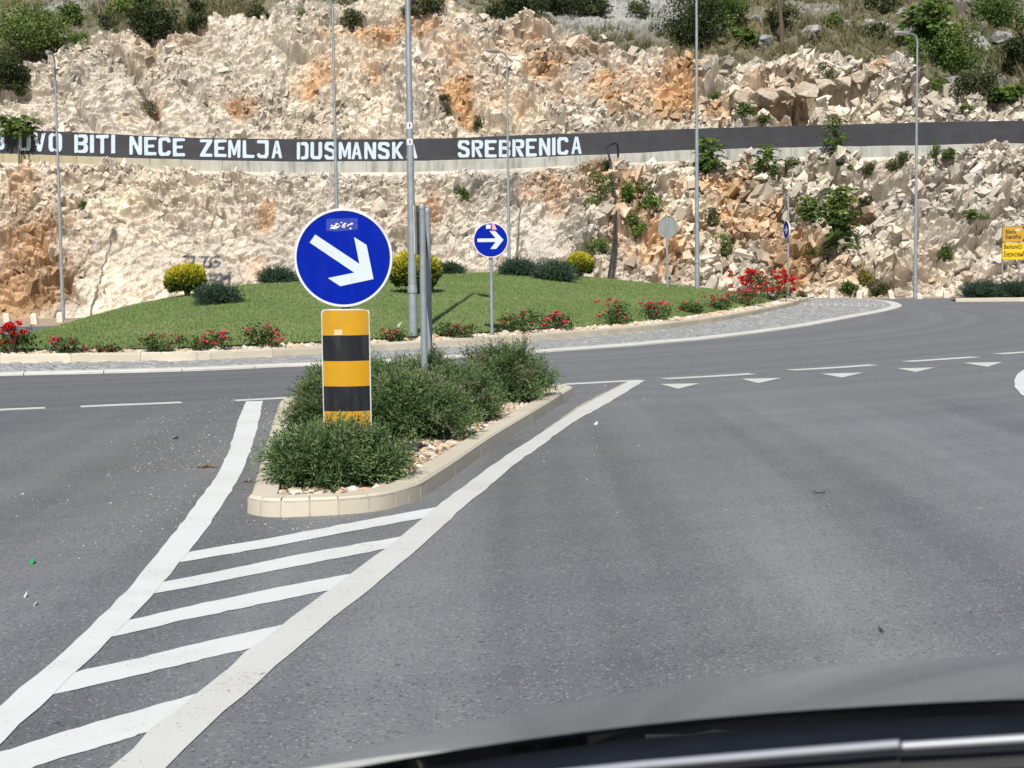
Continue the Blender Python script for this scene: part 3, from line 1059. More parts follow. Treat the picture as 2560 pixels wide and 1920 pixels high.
def rubble(parent, P, size, C, seed):
    """angular fragments bedded in the rock face"""
    rs = np.random.default_rng(seed)
    cube = np.array([(x, y, z) for x in (-1, 1) for y in (-1, 1) for z in (-1, 1)], float)
    cf = np.array([(0, 1, 3, 2), (4, 6, 7, 5), (0, 4, 5, 1), (2, 3, 7, 6), (0, 2, 6, 4), (1, 5, 7, 3)])
    cf = np.concatenate([cf[:, [0, 1, 2]], cf[:, [0, 2, 3]]])
    n = len(P)
    for nm, m in (('rock_fragments', size <= .34), ('rock_blocks', size > .34)):
        p = P[m]; sz = size[m]; c = C[m]
        n = len(p)
        V = np.repeat(cube[None], n, 0) + rs.normal(0, .42, (n, 8, 3))
        V = V * (sz[:, None] * np.stack([rs.uniform(.6, 1.35, n), rs.uniform(.45, .9, n), rs.uniform(.35, .85, n)], 1))[:, None] * .5
        a1 = .55 + rs.normal(0, .5, n); a2 = rs.normal(.45, .45, n); a3 = rs.normal(0, .55, n)
        for ang, (i, j) in ((a2, (1, 2)), (a1, (0, 2)), (a3, (0, 1))):
            co, si = np.cos(ang)[:, None], np.sin(ang)[:, None]
            vi = V[..., i] * co - V[..., j] * si
            V[..., j] = V[..., i] * si + V[..., j] * co
            V[..., i] = vi
        V = V + p[:, None]
        F = (cf[None] + (np.arange(n) * 8)[:, None, None]).reshape(-1, 3)
        col = np.clip(c * rs.uniform(.62, 1.15, (n, 1)), .05, .75)
        kind(link(nm, np_mesh(nm, V.reshape(-1, 3), F, MAT['rock'], {'rock': np.repeat(col, 8, 0)}), parent), 'stuff')


def cracks(X, Z, D, seed, n, xr, zr, m=1.0):
    """long open joints that run across the face"""
    rs = np.random.default_rng(seed)
    wx = X + (fbm(X * .8, Z * .8, seed) - .5) * .8
    wz = Z + (fbm(X * .8 + 30, Z * .8, seed) - .5) * .8
    for _ in range(n):
        x, z = rs.uniform(*xr), rs.uniform(*zr)
        a = rs.choice([-.75, .45, 1.35, -.9, -.6]) + rs.normal(0, .18)
        l = rs.uniform(1.0, 3.2)
        P = [(x - l * math.cos(a), z - l * math.sin(a)), (x, z), (x + l * math.cos(a + .2), z + l * math.sin(a + .2))]
        d = seg_dist(wx, wz, P)
        D = D - rs.uniform(.30, .60) * np.exp(-(d / rs.uniform(.05, .11)) ** 2) * m
    return D


def blobs(x, z, tab, Yof):
    m = np.zeros_like(x)
    for u, v, ru, rv, st in tab:
        Y = Yof
        p = at(u, v, Y)
        rx, rz = ru / FPX * Y, rv / FPX * Y
        m = np.maximum(m, st * np.minimum(1, 1.7 * np.exp(-(((x - p[0]) / rx) ** 2 + ((z - p[2]) / rz) ** 2))))
    return m


def seg_dist(x, z, P):
    d = np.full(x.shape, 9.0)
    for (x0, z0), (x1, z1) in zip(P[:-1], P[1:]):
        L2 = (x1 - x0) ** 2 + (z1 - z0) ** 2 + 1e-9
        t = np.clip(((x - x0) * (x1 - x0) + (z - z0) * (z1 - z0)) / L2, 0, 1)
        d = np.minimum(d, np.hypot(x - x0 - t * (x1 - x0), z - z0 - t * (z1 - z0)))
    return d


CREAM = np.array([.585, .512, .412]); CREAM2 = np.array([.535, .485, .418]); ORANGE = np.array([.52, .315, .155]); BROWN = np.array([.40, .245, .125]); GREY = np.array([.40, .385, .36])


def rock_colour(x, z, tint, hue, om, bm, gm, seed):
    lum = 1 + tint
    base = CREAM2[None, None] + (CREAM - CREAM2)[None, None] * np.clip(fbm(x * .25, z * .25, seed) * 2.2 - .6, 0, 1)[..., None]
    n = fbm(x * .8, z * .8, seed + 3)
    o = np.clip(om * 1.0 + (n - .5) * 1.4 * np.clip(om * 3, 0, 1) + hue * .5 * np.clip(om * 2 + .35, 0, 1) + (np.clip(hue - .34, 0, 1)) * .8 - .17, 0, .88)
    c = base * (1 - o[..., None]) + ORANGE * o[..., None]
    b = np.clip(bm + (n - .5) * .7 * (bm > .05), 0, .9)[..., None]
    c = c * (1 - b) + BROWN * b
    g = np.clip(gm + np.clip(-hue - .2, 0, .4) * .9, 0, .8)[..., None]
    c = c * (1 - g) + GREY * g
    return np.clip(c * lum[..., None], .05, .75)


ORANGE_LOW = [(1083, 544, 16, 60, .8), (1344, 470, 45, 30, .8), (1375, 462, 60, 45, .9), (1414, 505, 50, 45, .8), (1470, 470, 70, 60, .75), (1560, 470, 60, 70, .6), (1590, 590, 70, 70, .65),
              (1700, 640, 60, 50, .6), (1855, 490, 55, 50, .75), (1902, 548, 50, 40, .9), (1960, 622, 60, 70, 1.0), (1817, 583, 70, 60, .8), (1953, 690, 70, 45, .9), (2155, 545, 30, 30, .6),
              (676, 544, 16, 28, .9), (668, 660, 30, 35, .7), (1040, 560, 26, 50, .5), (2080, 690, 60, 40, .5), (1750, 470, 90, 45, .4), (2330, 660, 50, 30, .35)]
BROWN_LOW = [(95, 610, 80, 60, 1.0), (110, 720, 95, 75, 1.0), (30, 700, 60, 80, .8), (35, 470, 40, 40, .5), (1385, 470, 40, 22, .5), (660, 320, 20, 20, .2)]
ORANGE_UP = [(998, 50, 70, 35, .75), (947, 155, 45, 60, .6), (1060, 120, 120, 60, .35), (1122, 225, 30, 40, .75), (1155, 255, 28, 45, 1.0), (1173, 311, 30, 30, .8), (1375, 183, 60, 45, .7), (1425, 260, 45, 40, .8),
             (1491, 221, 40, 40, .9), (1519, 215, 45, 50, 1.0), (1560, 280, 50, 40, .6), (1600, 170, 60, 50, .55), (1690, 218, 55, 70, .85), (1793, 288, 30, 40, .8), (2205, 171, 30, 22, .8), (801, 183, 35, 35, .7),
             (760, 235, 35, 30, .6), (350, 323, 35, 16, .7), (400, 292, 26, 30, .6), (606, 272, 35, 30, .7), (860, 60, 80, 30, .5), (1270, 280, 60, 30, .4), (1900, 290, 60, 40, .5), (1300, 110, 90, 50, .35)]
BROWN_UP = [(340, 100, 30, 60, .5), (560, 260, 30, 25, .4), (1000, 60, 60, 22, .4), (1460, 100, 60, 25, .5), (1700, 150, 40, 40, .5), (420, 60, 40, 40, .5), (2000, 265, 90, 22, .35)]


def GZ(L):
    return [tuple(at(440 + a / 6.9125, 600 + b / 6.9125, 60.6)[[0, 2]]) for a, b in L]


GRAFFITI = [[(160, 285), (310, 290), (300, 400), (285, 440)], [(220, 440), (290, 400)], [(410, 300), (535, 300), (500, 400), (490, 470), (600, 470)],
            [(735, 300), (660, 285), (605, 340), (600, 440), (660, 475), (740, 450), (760, 400), (700, 375), (615, 400)],
            [(610, 590), (665, 585), (640, 630)], [(640, 690), (720, 690), (810, 590), (850, 700)], [(700, 620), (810, 590)], [(720, 760), (860, 690)], [(850, 640), (930, 640)], [(960, 565), (980, 700), (1000, 780)], [(950, 580), (905, 680)]]


def build_lower_cliff():
    xs = np.concatenate([np.arange(-42, -22, .12), np.arange(-22, 23.5, .043), np.arange(23.5, 44, .12)])
    nq = 190
    t = np.linspace(0, 1, nq)
    yb = 58.0 + 3.5 * sstep((xs + 9) / 18)
    zb = zg(xs, yb) - .25
    yt = yw(xs) - .05
    zt = np.interp(xs, *WB)
    X = np.repeat(xs[:, None], nq, 1)
    T = t[None] + 0 * X
    Y = yb[:, None] + (yt - yb)[:, None] * T
    Z = zb[:, None] + (zt - zb)[:, None] * (T + .10 * np.sin(T * np.pi))
    slope = np.hypot(yt - yb, zt - zb)[:, None]
    q = T * slope
    right = sstep((X - 1) / 5)
    rough = .82 + .28 * right + .5 * (fbm(X * .2, q * .3, 77) - .4)
    blocky = .55 + .30 * right
    D, tint, hue = rock_relief(X, q, rough, 200, blocky)
    calm = np.maximum(sstep((X + 17.5) / 1.5) * sstep((-6.0 - X) / 2.5) * sstep((3.6 - Z) / 1.2), .9 * sstep((X + .6) / .8) * sstep((2.6 - X) / .8) * sstep((4.2 - Z) / 1.0))
    calm = np.maximum(calm, .12 * sstep((1 - X) / 3))
    D = D * (1 - .50 * calm) - .25
    D = cracks(X, Z, D, 400, 16, (-20, 20), (0, 6))
    D *= sstep(T * 7) * .9 + .1
    D = np.where(T > .90, D * sstep((1 - T) / .10) + .0, D)
    n = np.array([0, -.72, .69])
    om = blobs(X, Z, ORANGE_LOW, 63.0)
    bm = blobs(X, Z, BROWN_LOW, 61.5)
    gm = .28 * (1 - right) * sstep((X + 16) / 6)
    C = rock_colour(X, Z, tint, hue, om, bm, gm, 300)
    for st in GRAFFITI:
        d = seg_dist(X, Z + D * .69, GZ(st))
        k = (np.clip((.075 - d) / .03, 0, 1) * np.clip(fbm(X * 6, Z * 6, 9) * 2.2 + .1, .5, .95))[..., None]
        C = C * (1 - k) + np.array([.085, .09, .105]) * k
    V = np.stack([X, Y, Z], -1) + D[..., None] * n
    F = grid_faces(len(xs), nq)
    o = link('lower_rock_face', np_mesh('lower_rock_face', V.reshape(-1, 3), F, MAT['rock'], {'rock': C.reshape(-1, 3)}))
    kind(o, 'structure')
    m = 42000
    ii = RNG.integers(0, len(xs), m); jj = RNG.integers(3, nq - 6, m)
    dens = fbm(X[ii, jj] * .35, q[ii, jj] * .5, 123)
    ok = RNG.random(m) < np.clip(.14 + .28 * right[ii, jj] + (dens - .5) * 1.9 + .45 * (T[ii, jj] > .86), .03, 1) * (1 - .9 * calm[ii, jj])
    ok &= ~((X[ii, jj] > -13.4) & (X[ii, jj] < -9.2) & (Z[ii, jj] < 2.4))
    ii, jj = ii[ok][:20000], jj[ok][:20000]
    size = np.exp(RNG.normal(math.log(.135), .62, len(ii))) * (.70 + .45 * right[ii, jj])
    rubble(o, V[ii, jj] + RNG.normal(0, .02, (len(ii), 3)), np.clip(size, .05, np.where(T[ii, jj] > .86, .24, .44)), C[ii, jj], 41)
    Vc = V[::6, ::5]
    return BVHTree.FromPolygons(Vc.reshape(-1, 3).tolist(), grid_faces(*Vc.shape[:2]).tolist())


def build_upper():
    tab = [(-900, 250), (-300, 230), (-60, 200), (0, 190), (130, 142), (280, 95), (330, 40), (420, 62), (560, 22), (800, 5), (1000, -25), (1150, 0), (1250, 45), (1400, 75), (1640, 112), (1760, 168), (1900, 160), (2000, 165), (2100, 150), (2250, 172), (2330, 220), (2450, 240), (2560, 250), (2900, 250), (3500, 240)]
    bx, by, bz = [], [], []
    for u, v in tab:
        d = ray(u, v)
        tn = d[2] / d[1]
        Yv = (71 - 3.98) / (1 - .85 * tn)
        p = at(u, v, Yv)
        bx.append(p[0]); by.append(p[1]); bz.append(p[2])
    xs = np.concatenate([np.arange(-48, -26, .14), np.arange(-26, 27.5, .05), np.arange(27.5, 50, .14)])
    yt = np.interp(xs, bx, by); zt = np.interp(xs, bx, bz)
    nq, nh = 230, 170
    y0 = 70.5 + 0 * xs; z0 = 5.4 + 0 * xs
    t = np.linspace(0, 1, nq)
    X = np.repeat(xs[:, None], nq + nh, 1)
    Y = np.zeros_like(X); Z = np.zeros_like(X)
    Y[:, :nq] = y0[:, None] + (yt - y0)[:, None] * t
    Z[:, :nq] = z0[:, None] + (zt - z0)[:, None] * t
    e = (np.linspace(0, 1, nh + 1)[1:] ** 1.25) * 34
    Y[:, nq:] = yt[:, None] + e
    Z[:, nq:] = zt[:, None] + e * .60
    slope = np.hypot(yt - y0, zt - z0)[:, None]
    q = np.concatenate([t[None] * slope, slope + e[None] * 1.16], 1)
    hill = np.zeros_like(X); hill[:, nq:] = 1
    edge = (fbm(X * .5, q * .5, 15) - .5) * 1.6
    hm = sstep((q - slope + edge) / .7 + .5)         # 0 rock, 1 hillside, ragged boundary
    right = sstep((X - 6) / 5)
    left = sstep((-X - 8) / 4)
    rough = .84 + .36 * right - .18 * left + .5 * (fbm(X * .2, q * .3, 78) - .4)
    D, tint, hue = rock_relief(X, q, np.clip(rough, .3, 1.5) * (1 - .55 * hm), 500, .62 + .25 * right)
    # grey outcrops on the hillside
    outc = np.clip(fbm(X * .33 + 40, q * .5, 31) * 3.2 - 1.55, 0, 1) * (.35 + .65 * right)
    D += hm * (outc * .7 - .2)
    D = cracks(X, Z, D, 401, 22, (-24, 24), (7, 14), 1 - hm)
    # bedding cleft at the left and the dark hollow at the right
    for P, w, dep in (([(285, 120), (345, 210), (400, 300)], .22, .75), ([(330, 60), (400, 170), (470, 250)], .18, .45), ([(1095, 160), (1130, 240), (1180, 330)], .5, .5), ([(1040, 90), (1110, 190)], .15, .4)):
        d = seg_dist(X, Z, [tuple(at(u, v, 73.5)[[0, 2]]) for u, v in P])
        D -= dep * np.exp(-(d / w) ** 2) * (1 - hm)
    d = seg_dist(X, Z, [tuple(at(u, v, 72.5)[[0, 2]]) for u, v in ((1900, 308), (1985, 285), (2070, 258), (2150, 225), (2200, 205))])
    up = seg_dist(X, Z, [tuple(at(u, v, 73.5)[[0, 2]]) for u, v in ((1830, 255), (1940, 225), (2040, 205), (2130, 185))])
    D += .35 * np.exp(-(up / .60) ** 2) * (1 - hm)
    D -= 1.9 * np.exp(-(d / .62) ** 3) * (1 - hm)
    hollow = d < .62
    n = np.array([0, -.66, .75])
    V = np.stack([X, Y, Z], -1) + D[..., None] * n
    om = blobs(X, Z, ORANGE_UP, 74.0); bmk = blobs(X, Z, BROWN_UP, 74.0)
    gm = 0.12 * left
    C = rock_colour(X, Z, tint + .03, hue, om, bmk, gm, 340)
    sm = blobs(X, Z, [(1560, 20, 130, 75, 1.0), (1480, 70, 120, 40, .9), (1640, 60, 60, 60, .8), (180, 40, 60, 22, .8), (1050, 12, 140, 22, .5)], 84.0)
    scree = np.clip(sm + outc * .9, 0, 1)
    Ch = np.array([.15, .138, .085]) * (.7 + .6 * fbm(X * 1.6, q * 1.6, 91))[..., None]
    Cg = np.array([.29, .287, .275]) * (1 + tint * 1.2)[..., None]
    Ch = Ch * (1 - scree[..., None]) + Cg * scree[..., None]
    C = C * (1 - hm[..., None]) + Ch * hm[..., None]
    F = grid_faces(*X.shape)
    row = np.tile(np.arange(X.shape[1] - 1), len(xs) - 1)
    o = link('upper_rock_face', np_mesh('upper_rock_face', V[:, :nq + 8].reshape(-1, 3), grid_faces(len(xs), nq + 8), MAT['rock'], {'rock': C[:, :nq + 8].reshape(-1, 3)}))
    kind(o, 'structure')
    m = 52000
    ii = RNG.integers(0, len(xs), m); jj = RNG.integers(20, nq + 70, m)
    dens = fbm(X[ii, jj] * .35, q[ii, jj] * .5, 124)
    hmk = hm[ii, jj]; sck = scree[ii, jj]
    ok = RNG.random(m) < np.clip(.20 + .34 * right[ii, jj] - .12 * left[ii, jj] + (dens - .5) * 2.0, .04, 1) * (1 - hmk * (1 - .9 * sck) * .93)
    ok &= ~hollow[ii, jj]
    ii, jj = ii[ok][:24000], jj[ok][:24000]
    size = np.exp(RNG.normal(math.log(.15), .62, len(ii))) * (.8 + .45 * right[ii, jj]) * (1 - .45 * hm[ii, jj])
    rubble(o, V[ii, jj] + RNG.normal(0, .02, (len(ii), 3)), np.clip(size, .06, .46), C[ii, jj], 42)
    h = link('hillside', np_mesh('hillside', V[:, nq + 7:].reshape(-1, 3), grid_faces(len(xs), X.shape[1] - nq - 7), MAT['rock'], {'rock': C[:, nq + 7:].reshape(-1, 3)}))
    kind(h, 'structure')
    # tussocks of dry grass all over the hillside
    m = 5200
    ii = RNG.integers(0, len(xs), m * 6); jj = RNG.integers(nq - 14, nq + 110, m * 6)
    w = hm[ii, jj] * (1 - scree[ii, jj]) * (fbm(X[ii, jj] * .6, q[ii, jj] * .6, 71) > .43)
    w = w * (np.abs(xs[ii]) < 30)
    ok = np.where(w > .35)[0][:m]
    P = V[ii[ok], jj[ok]]
    nb = 12
    sz = RNG.uniform(.18, .55, len(P))
    PP = np.repeat(P, nb, 0) + RNG.normal(0, .12, (len(P) * nb, 3)) * np.array([1, 1, .3])
    tone = np.repeat(np.clip(fbm(P[:, 0] * .3, P[:, 1] * .3, 88) * 1.6 - .35 + RNG.normal(0, .12, len(P)), 0, 1), nb)
    blades(h, 'dry_grass', PP, np.repeat(sz, nb) * RNG.uniform(.6, 1.2, len(PP)), .055, MAT['dry_blade'], tone, True, .45)
    Vc = V[::6, ::5]
    return BVHTree.FromPolygons(Vc.reshape(-1, 3).tolist(), grid_faces(*Vc.shape[:2]).tolist())


# ------------------------------------------------------------------ painted parapet wall
T_, H_ = .30, .175
LET = {
    'I': [[(0, 0), (1, 0), (1, 1), (0, 1)]],
    'L': [[(0, 1), (T_, 1), (T_, H_), (1, H_), (1, 0), (0, 0)]],
    'E': [[(0, 0), (1, 0), (1, H_), (T_, H_), (T_, .42), (.82, .42), (.82, .58), (T_, .58), (T_, 1 - H_), (1, 1 - H_), (1, 1), (0, 1)]],
    'T': [[(.35, 0), (.65, 0), (.65, 1 - H_), (1, 1 - H_), (1, 1), (0, 1), (0, 1 - H_), (.35, 1 - H_)]],
    'V': [[(0, 1), (.3, 1), (.5, .3), (.7, 1), (1, 1), (.65, 0), (.35, 0)]],
    'N': [[(0, 0), (.28, 0), (.28, .60), (.70, 0), (1, 0), (1, 1), (.72, 1), (.72, .42), (.30, 1), (0, 1)]],
    'M': [[(0, 0), (.24, 0), (.24, .62), (.42, .12), (.58, .12), (.76, .62), (.76, 0), (1, 0), (1, 1), (.75, 1), (.5, .45), (.25, 1), (0, 1)]],
    'Z': [[(0, 0), (1, 0), (1, H_), (.40, H_), (1, .86), (1, 1), (0, 1), (0, 1 - H_), (.58, 1 - H_), (0, .14)]],
    'J': [[(0, 1), (0, 1 - H_), (.70, 1 - H_), (.70, .25), (.62, H_), (.3, H_), (.2, .30), (0, .24), (0, .14), (.15, 0), (.85, 0), (1, .15), (1, 1)]],
    'K': [[(0, 0), (.28, 0), (.28, .40), (.68, 0), (1, 0), (.48, .53), (.98, 1), (.66, 1), (.28, .62), (.28, 1), (0, 1)]],
    'U': [[(0, 1), (0, .15), (.15, 0), (.85, 0), (1, .15), (1, 1), (.7, 1), (.7, .22), (.64, H_), (.36, H_), (.3, .22), (.3, 1)]],
    'C': [[(1, .28), (.72, .28), (.66, H_), (.36, H_), (.3, .24), (.3, .76), (.36, 1 - H_), (.66, 1 - H_), (.72, .72), (1, .72), (1, .86), (.86, 1), (.14, 1), (0, .86), (0, .14), (.14, 0), (.86, 0), (1, .14)]],
    'S': [[(0, .14), (.14, 0), (.86, 0), (1, .14), (1, .42), (.86, .56), (.34, .68), (.30, .74), (.36, 1 - H_), (.66, 1 - H_), (.72, .72), (1, .72), (1, .86), (.86, 1), (.14, 1), (0, .86), (0, .62), (.14, .50), (.66, .38), (.70, .32), (.70, .24), (.64, H_), (.34, H_), (.28, .28), (0, .28)]],
    'A': [[(0, 0), (.28, 0), (.35, .25), (.5, .25), (.5, .42), (.41, .42), (.5, .72), (.5, 1), (.36, 1)], [(1, 0), (.64, 1), (.5, 1), (.5, .72), (.59, .42), (.5, .42), (.5, .25), (.65, .25), (.72, 0)]],
    'O': [[(.44, 0), (.44, H_), (.36, H_), (.3, .22), (.3, .78), (.36, 1 - H_), (.44, 1 - H_), (.44, 1), (.14, 1), (0, .86), (0, .14), (.14, 0)], [(.49, 0), (.86, 0), (1, .14), (1, .86), (.86, 1), (.49, 1), (.49, 1 - H_), (.64, 1 - H_), (.7, .78), (.7, .22), (.64, H_), (.49, H_)]],
    'D': [[(0, 0), (.28, 0), (.28, 1), (0, 1)], [(.35, 0), (.35, H_), (.6, H_), (.7, .25), (.7, .75), (.6, 1 - H_), (.35, 1 - H_), (.35, 1), (.85, 1), (1, .86), (1, .14), (.85, 0)]],
}
_UP = [(.28, 1), (.28, .84), (.62, .84), (.7, .78), (.7, .68), (.62, .61), (.28, .61), (.28, .5), (.9, .5), (1, .62), (1, .88), (.86, 1)]
_BAR = [(0, 0), (.28, 0), (.28, 1), (0, 1)]
LET['B'] = [_BAR, _UP, [(.28, .5), (.28, .43), (.62, .43), (.7, .36), (.7, .24), (.62, .17), (.28, .17), (.28, 0), (.86, 0), (1, .12), (1, .38), (.9, .5)]]
LET['R'] = [_BAR, _UP, [(.30, .5), (.62, .5), (1, 0), (.68, 0)]]
LETTERS = [(s, a / 4.254, b / 4.254, 300 + c / 4.254, 300 + d / 4.254) for s, a, b, c, d in (
    ('O', -92, 48, 120, 316), ('O', 186, 328, 138, 328), ('V', 352, 488, 135, 335), ('O', 518, 660, 140, 336), ('B', 790, 935, 155, 350), ('I', 957, 1000, 158, 350), ('T', 1020, 1155, 158, 357), ('I', 1182, 1225, 158, 355),
    ('N', 1375, 1510, 172, 370), ('E', 1533, 1665, 180, 375), ('C', 1685, 1815, 185, 380), ('E', 1838, 1968, 193, 385))]
LETTERS += [(s, 480 + a / 3.814, 480 + b / 3.814, 310 + c / 3.814, 310 + d / 3.814) for s, a, b, c, d in (
    ('Z', 75, 195, 145, 312), ('E', 213, 330, 147, 315), ('M', 345, 462, 150, 322), ('L', 483, 595, 155, 322), ('J', 620, 730, 155, 325), ('A', 757, 860, 158, 327), ('D', 1000, 1112, 173, 338), ('U', 1130, 1240, 172, 335),
    ('S', 1263, 1375, 172, 338), ('M', 1400, 1515, 172, 335), ('A', 1520, 1620, 172, 335), ('N', 1642, 1755, 172, 335), ('S', 1772, 1885, 172, 332), ('K', 1908, 2018, 170, 332), ('A', 2042, 2150, 170, 328))]
LETTERS += [(s, 1100 + a / 4.424, 1100 + b / 4.424, 310 + c / 4.424, 310 + d / 4.424) for s, a, b, c, d in (
    ('S', 197, 328, 178, 370), ('R', 350, 475, 178, 368), ('E', 497, 627, 177, 368), ('B', 650, 778, 175, 368), ('R', 800, 932, 170, 362), ('E', 950, 1070, 160, 360), ('N', 1095, 1220, 155, 350), ('I', 1240, 1278, 150, 345),
    ('C', 1297, 1420, 145, 340), ('A', 1452, 1567, 137, 330))]


def build_wall():
    root = thing('parapet_wall', 'long black painted concrete parapet wall with white lettering across the rock face', 'wall', (0, 65.5, 0))
    xs = np.arange(-46, 46.1, .5)

    def strip(name, za, zb, y0, y1, mat):
        mb = MB()
        V = []
        for i, x in enumerate(xs):
            y = float(yw(x)) - 65.5
            V += [(x, y + y0, za[i]), (x, y + y0, zb[i]), (x, y + y1, zb[i]), (x, y + y1, za[i])]
        F = []
        for i in range(len(xs) - 1):
            for j in range(4):
                j2 = (j + 1) % 4
                F.append((4 * i + j, 4 * i + 4 + j, 4 * i + 4 + j2, 4 * i + j2))
        F += [(0, 1, 2, 3), (len(V) - 1, len(V) - 2, len(V) - 3, len(V) - 4)]
        mb.add(V, F)
        return mb.build(name, mat, root)
    zt, zm, zb = (np.interp(xs, *w) for w in (WT, WM, WB))
    wob = (fbm(xs * 1.4, xs * 0, 3) - .5) * .05
    zm = zm + wob
    strip('painted_band', zm, zt + (fbm(xs * 2, xs * 0, 8) - .5) * .02, 0.0, 0.3, MAT['wall_black'])
    # the bare concrete foot was cast in bays with open joints
    cuts = np.arange(-45, 45.1, 3.0)
    for a, b in zip(cuts[:-1], cuts[1:]):
        mb = MB()
        V = []
        for x in np.linspace(a + .006, b - .006, 7):
            y = float(yw(x)) - 65.5
            z0 = np.interp(x, *WB) - .8; z1 = np.interp(x, xs, zm) - .003
            V += [(x, y - .05, z0), (x, y - .05, z1 - .02), (x, y - .02, z1), (x, y + .34, z1), (x, y + .34, z0)]
        F = []
        for i in range(6):
            for j in range(5):
                j2 = (j + 1) % 5
                F.append((5 * i + j, 5 * i + 5 + j, 5 * i + 5 + j2, 5 * i + j2))
        F += [(0, 1, 2, 3, 4), (34, 33, 32, 31, 30)]
        mb.add(V, F).build('concrete_foot', MAT['wall_concrete'], root)
    for s, u0, u1, v0, v1 in LETTERS:
        mb = MB()
        for poly in LET[s]:
            # thin the outline to rounded hand-painted corners
            P = []
            k = len(poly)
            for i in range(k):
                a, b, c = np.array(poly[i - 1]), np.array(poly[i]), np.array(poly[(i + 1) % k])
                for o_ in (a, c):
                    d = o_ - b
                    l = np.hypot(*d)
                    P.append(b + d * min(.05 / (l + 1e-6), .45) + RNG.normal(0, .008, 2))
            V = []
            for x, y in P:
                p = at(u0 + (u1 - u0) * x, v1 + (v0 - v1) * y, 65.5)
                Y = float(yw(p[0])) - .012
                p = at(u0 + (u1 - u0) * x, v1 + (v0 - v1) * y, Y)
                V.append((p[0], p[1] - 65.5, p[2]))
            mb.add(V, [tuple(range(len(V)))])
        mb.build('letter', MAT['letter'], root)
#PART3
# ================================================================== PLANTS
def unit(a):
    return a / (np.linalg.norm(a, axis=-1, keepdims=True) + 1e-9)


def leaf_quads(P, D, L, Wd):
    n = len(P)
    D = unit(D)
    S = unit(np.cross(D, RNG.normal(size=(n, 3))))
    L = np.broadcast_to(L, (n,))[:, None]; Wd = np.broadcast_to(Wd, (n,))[:, None]
    V = np.stack([P, P + D * L * .45 + S * Wd / 2, P + D * L, P + D * L * .45 - S * Wd / 2], 1)
    return V.reshape(-1, 3)


def leaf_obj(name, V, tint, mat, parent):
    F = np.arange(len(V)).reshape(-1, 4)
    return link(name, np_mesh(name, V, F, mat, {'tint': np.repeat(tint, 4)}), parent)


def juniper(name, label, cat, loc, r, h, nb, mat, group, needle=.022, nw=.0045, brown=.0, seed=0, twigs=34, sx=1.0, rot=0.0):
    """low spreading evergreen: arching branches that carry short sprays of needles"""
    global RNG
    keep = RNG
    RNG = np.random.default_rng(900 + seed)
    root = thing(name, label, cat, loc, rot, group)
    ph = RNG.random(nb) * 2 * np.pi
    el = np.arcsin(RNG.random(nb) ** .75) * .98
    rr = RNG.uniform(.66, 1.16, nb) * np.where(RNG.random(nb) > .93, 1.14, 1)
    lob = 1 + .16 * np.sin(3 * ph + seed) + .12 * np.sin(5 * ph + 2 * seed)
    tip = np.stack([r * sx * np.cos(ph) * np.cos(el) * lob, r * np.sin(ph) * np.cos(el) * lob, h * (.12 + .9 * np.sin(el))], 1) * rr[:, None]
    base = np.stack([RNG.normal(0, .1 * r, nb), RNG.normal(0, .1 * r, nb), np.zeros(nb)], 1)
    mid = base * .5 + tip * .5 + np.array([0, 0, 1.0]) * (h * .16)
    t = np.clip(RNG.random((nb, twigs)) ** .6, .25, 1)[..., None]
    C = (1 - t) ** 2 * base[:, None] + 2 * t * (1 - t) * mid[:, None] + t * t * tip[:, None]
    T = unit(2 * (1 - t) * (mid - base)[:, None] + 2 * t * (tip - mid)[:, None])
    dirn = unit(T * .8 + RNG.normal(0, .55, C.shape) + np.array([0, 0, .22]))
    tl = needle * RNG.uniform(2.2, 4.6, (nb, twigs, 1))
    nn = 9
    s = np.linspace(.05, 1, nn)[None, None, :, None]
    P = C[:, :, None] + dirn[:, :, None] * tl[:, :, None] * s + RNG.normal(0, needle * .12, (nb, twigs, nn, 3))
    D = dirn[:, :, None] * .85 + RNG.normal(0, .36, P.shape)
    L = needle * RNG.uniform(.7, 1.25, P.shape[:3])
    tone = .0 + .46 * RNG.random((nb, 1, 1)) + .24 * RNG.random((nb, twigs, 1)) + .12 * RNG.random((nb, twigs, nn)) + .42 * (t[..., 0][..., None] - .68) + .10 * (s[..., 0] - .5)  # tips lightened as if sunlit and inner needles darkened, painted into the tint
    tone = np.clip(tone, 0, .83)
    if brown:
        cl = fbm(tip[:, 0] * 5 / max(r, .3) * .5, tip[:, 1] * 5 / max(r, .3) * .5, 7 + seed)
        isb = ((cl + RNG.normal(0, .08, nb)) > 1 - brown - .22)[:, None] & (RNG.random((nb, twigs)) < .6) & (tip[:, 2] > h * .35)[:, None]
        tone = np.where(isb[..., None], .88 + .12 * RNG.random(tone.shape), tone)
    V = leaf_quads(P.reshape(-1, 3), D.reshape(-1, 3), L.ravel(), nw * RNG.uniform(.8, 1.3, L.size))
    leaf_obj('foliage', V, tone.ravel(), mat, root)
    mb = MB()
    for i in range(0, nb, max(1, nb // 26)):
        tt = np.linspace(0, .92, 5)[:, None]
        c = (1 - tt) ** 2 * base[i] + 2 * tt * (1 - tt) * mid[i] + tt * tt * tip[i]
        mb.tube(c, [r * .022, r * .018, r * .014, r * .010, r * .006], 5)
    mb.build('branches', MAT['twig'], root)
    RNG = keep
    return root


